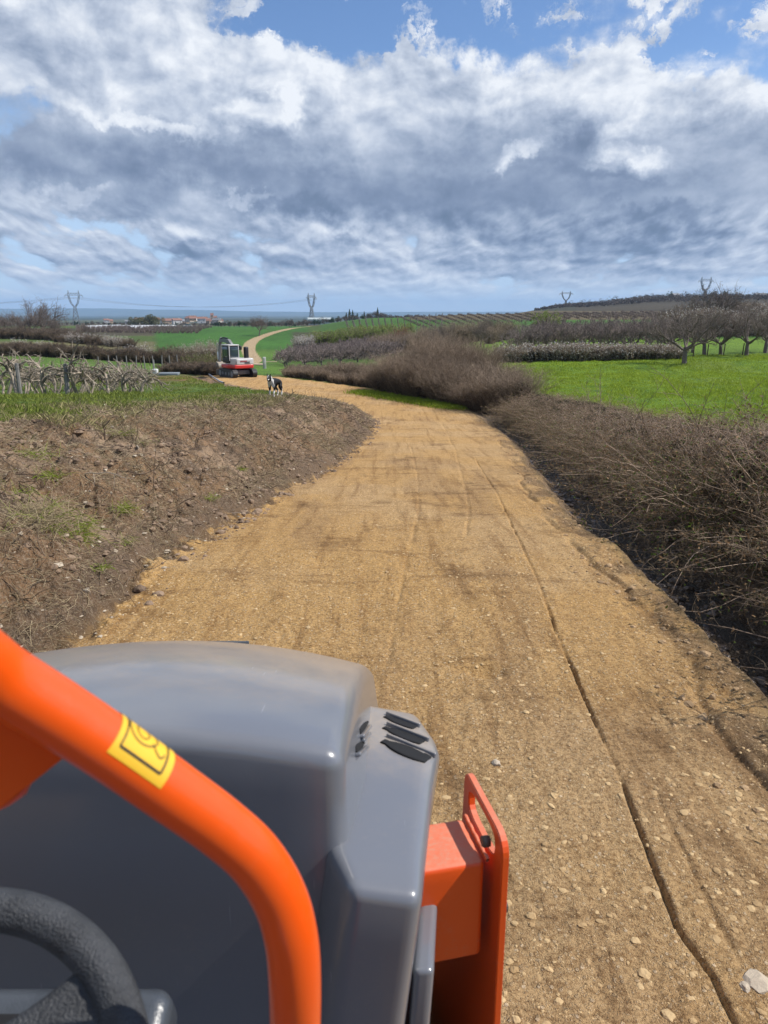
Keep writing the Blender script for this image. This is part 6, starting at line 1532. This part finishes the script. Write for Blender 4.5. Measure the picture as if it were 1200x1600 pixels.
for i in range(34):
    u = g.uniform(272, 345) if i < 20 else g.uniform(160, 272); Y = g.uniform(950, 1250); x = (u-600)/1191*Y
    e = house(x, Y, g.uniform(7, 12), g.uniform(6, 8), g.uniform(3.5, 6), g.uniform(-.6, .6), 'small pale walled house with tiled roof in the far town on the left skyline', M_wall[i % 3], M_roof[(i*2) % 2 if i % 7 else 2], group='houses of the far town')
    e.location.z += g.uniform(0, 4) if 290 < u < 335 else 0
e = house((331-600)/1191*1150, 1150, 4, 4, 12, .2, 'tall church tower rising from the far town', M_wall[2], M_roof[0], 'church_tower', 'tower', rh=.8)
house((499-600)/1191*640, 640, 19, 14, 4.6, .12, 'long low pale shed below the slim pylon near the centre', simple('shed_wall', (.50, .55, .54), .7), simple('shed_roof', (.42, .47, .46), .5), 'shed', 'shed', rh=.10)
house((206-600)/1191*900, 900, 16, 10, 4, .2, 'long white building left of the rounded tree clump', M_wall[1], M_roof[2], 'long_building', 'building', rh=.15)
house((1042-600)/1191*900, 880, 9, 8, 5, .2, 'small pale house half hidden in trees on the wooded ridge', M_wall[1], M_roof[2], rh=.3)
house((1184-600)/1191*860, 860, 12, 8, 4, .0, 'low pale farm building on the ridge at the right edge', M_wall[1], M_roof[2], 'farm_building', 'building', rh=.3)
# white car on the plain
def car(u, Y, label, mat):
    x = (u-600)/1191*Y; e = empty('parked_car', (x, Y, hz(x, Y)), 0, label, 'car')
    V, Fq = rbox((2.1, .85, .36), .15, 3, 2); solid('body', V+np.array([0, 0, .68]), Fq, mat, e); V, Fq = rbox((1.15, .75, .30), .2, 3, 2); solid('cabin', V+np.array([-.1, 0, 1.25]), Fq, M_glass, e)
    for a in (-1.3, 1.3):
        for s in (-1, 1): cyl('wheel', (a, s*.78, .33), (0, 1, 0), .33, .2, exk, e, 16)
car(292.5, 330, 'small white car parked at the left end of the wide green field', exw)
car(294 + 700, 900, 'tiny white car far off on the wooded ridge', exw) if False else None
# far trees, low detail clumps
def clump(seed, n, h, w, ls, mat, stems=True, conical=False, name='crown'):
    g = np.random.default_rng(seed); A = Acc()
    if conical: t = g.uniform(0, 1, n); P = np.stack([g.normal(size=n)*w*.42*(1-t), g.normal(size=n)*w*.42*(1-t), t*h], 1)
    else:
        c = g.normal(size=(9, 3))*np.array([w*.3, w*.3, h*.16])+np.array([0, 0, h*.58]); k = g.integers(0, 9, n); P = c[k]+rvec(n, g)*np.array([w*.23, w*.23, h*.22])*g.uniform(.4, 1, (n, 1))**.4
    P[:, 2] = np.maximum(P[:, 2], .1); V, Fa = leaves(P, g.uniform(.6, 1.3, n)*ls, g, .6); A.add(V, Fa, 0)
    C = grow(np.zeros((5, 3)), g.normal(size=(5, 3))*.2+[0, 0, 1], 4, np.full(5, h*.8), .1, 0, g); V, Fa = tubes(C, np.full(5, h*.02), np.full(5, h*.006), 4, g); A.add(V, Fa, 1)
    return A.mesh(name, [mat, M_bark])
M_wood = veg_mat('far_wood', (.05, .04, .032), (.15, .115, .09)); M_olive = veg_mat('olive_crown', (.06, .065, .025), (.17, .16, .07))
FC = [clump(s, 900, 8, 7, .28, M_wood, name='bare_far_tree') for s in (1, 2)]; FD = [clump(s, 1200, 8, 5, .32, M_dark, name='dark_far_tree') for s in (3, 4)]; FCY = clump(5, 900, 11, 3.2, .35, M_dark, conical=True, name='cypress'); FO = [clump(s, 2600, 9, 9, .26, M_olive, name='rounded_tree') for s in (6, 7)]
def far_tree(name, me, u, Y, s, label, group=None, sz=1.0):
    x = (u-600)/1191*Y; o = bpy.data.objects.new(name, me); COL.objects.link(o); o.location = (x, Y, hz(x, Y)-.3); o.scale = (s, s, s*sz); o.rotation_euler = (0, 0, u*1.7); return tag(o, label, 'tree', group)
for i, (u, s) in enumerate(((208, .8), (216, 1.0), (225, 1.05), (234, 1.1), (242, 1.0))): far_tree('rounded_tree', FO[i % 2], u, 520+i*2, s*.85, 'tree in the rounded olive clump on the left skyline', 'trees of the rounded clump')
for i, u in enumerate((541, 546, 551, 557, 569, 590)): far_tree('cypress', FCY if i not in (3,) else FD[0], u, 560+i*3, .62+.2*((i*3) % 4)/3, 'small dark conifer on the skyline right of the slim pylon', 'dark conifers on the skyline')
g = np.random.default_rng(33)
for i in range(62):
    u = 335+i*4.4+g.uniform(-3, 3); Y = g.uniform(430, 560); far_tree('far_tree', (FC+[FD[0]])[int(g.integers(3))], u, Y, g.uniform(.38, .72), 'low dark tree in the line beyond the wide green field', 'tree line beyond the green field', .8)
for i in range(60):
    u = 60+i*4.6+g.uniform(-3, 3); Y = g.uniform(560, 800); far_tree('far_tree', (FC+[FD[1]])[int(g.integers(3))], u, Y, g.uniform(.3, .6), 'low bare tree scattered across the left plain before the town', 'trees on the left plain', .8)
for i in range(26):
    u = 575+i*3.4+g.uniform(-2, 2); far_tree('far_tree', FC[i % 2], u, g.uniform(600, 660), g.uniform(.5, .8), 'low tree on the skyline left of the vineyard slope', 'trees left of the vineyard slope', .7)
# wooded ridge : a mass of trees, one object
def wood():
    g = np.random.default_rng(35); A = Acc(); n = 1500
    u = g.uniform(835, 1330, n); Y = g.uniform(700, 905, n); a0 = np.interp(u, [835, 900, 1000, 1100, 1330], [.25, .6, 1, 1, .8])
    x = (u-600)/1191*Y; z = H(x, Y, False)[0]; hh = g.uniform(2.5, 7, n)*a0; hh[g.uniform(0, 1, n) < .04] *= 1.6
    k = 60; idx = np.repeat(np.arange(n), k); P = rvec(n*k, g)*np.array([1, 1, 1.0])*g.uniform(.3, 1, (n*k, 1))**.5; P = P*np.stack([hh[idx]*.5, hh[idx]*.5, hh[idx]*.5], 1); P += np.stack([x[idx], Y[idx], z[idx]+hh[idx]*.5], 1)
    V, Fa = leaves(P, g.uniform(.25, .6, n*k), g, .6); A.add(V, Fa, 0); o = link('ridge_wood', A.mesh('ridge_wood', [M_wood])); o['kind'] = 'stuff'
wood()
for i, (u, s) in enumerate(((958, .75), (970, .6), (1010, .9), (1030, .7), (1045, 1.0), (1072, .9), (1112, 1.15), (1128, 1.0), (1142, .85), (1180, .8))): far_tree('ridge_tree', FD[i % 2] if i % 3 == 1 else FC[i % 2], u, 870, s*1.1, 'taller tree standing up from the wood along the ridge', 'taller trees on the ridge')
for i in range(9): far_tree('ridge_tree', FC[i % 2], 1150+i*9+(i % 3)*3, 890, .5+.1*(i % 4), 'small tree on the bare part of the ridge at the right edge', 'small trees at the right end of the ridge')
# hills beyond the plain
def hills():
    nx, ny = 300, 60; xs = np.linspace(-9500, 9500, nx); ys = np.linspace(8500, 14500, ny); X, Y = np.meshgrid(xs, ys)
    u = 600+1191*X/Y; top = np.interp(u, [-400, 0, 130, 250, 420, 520, 640, 900, 1600], [7.6, 7.0, 7.4, 5.2, 2.2, 1.2, 2.1, 2.0, 1.6])
    rid = np.exp(-((Y-11500)/1500)**2); Z = -34+rid*((top/1191*11500)+35)*(1+(fbm(X*.0009, Y*.0009, 4, 401)-.5)*.16)+(fbm(X*.002, Y*.002, 4, 403)-.5)*14*rid
    V = np.stack([X.ravel(), Y.ravel(), Z.ravel()], 1); i = np.arange(ny-1)[:, None]*nx+np.arange(nx-1)[None]; Fa = np.stack([i, i+1, i+nx+1, i+nx], -1).reshape(-1, 4)
    m = simple('hill_cover', (.07, .085, .045), .95, 0, .3, .004, col2=(.03, .045, .022)); me = np_mesh('hills', V, Fa, True); me.materials.append(m); o = link('hills', me); o['kind'] = 'structure'
hills()
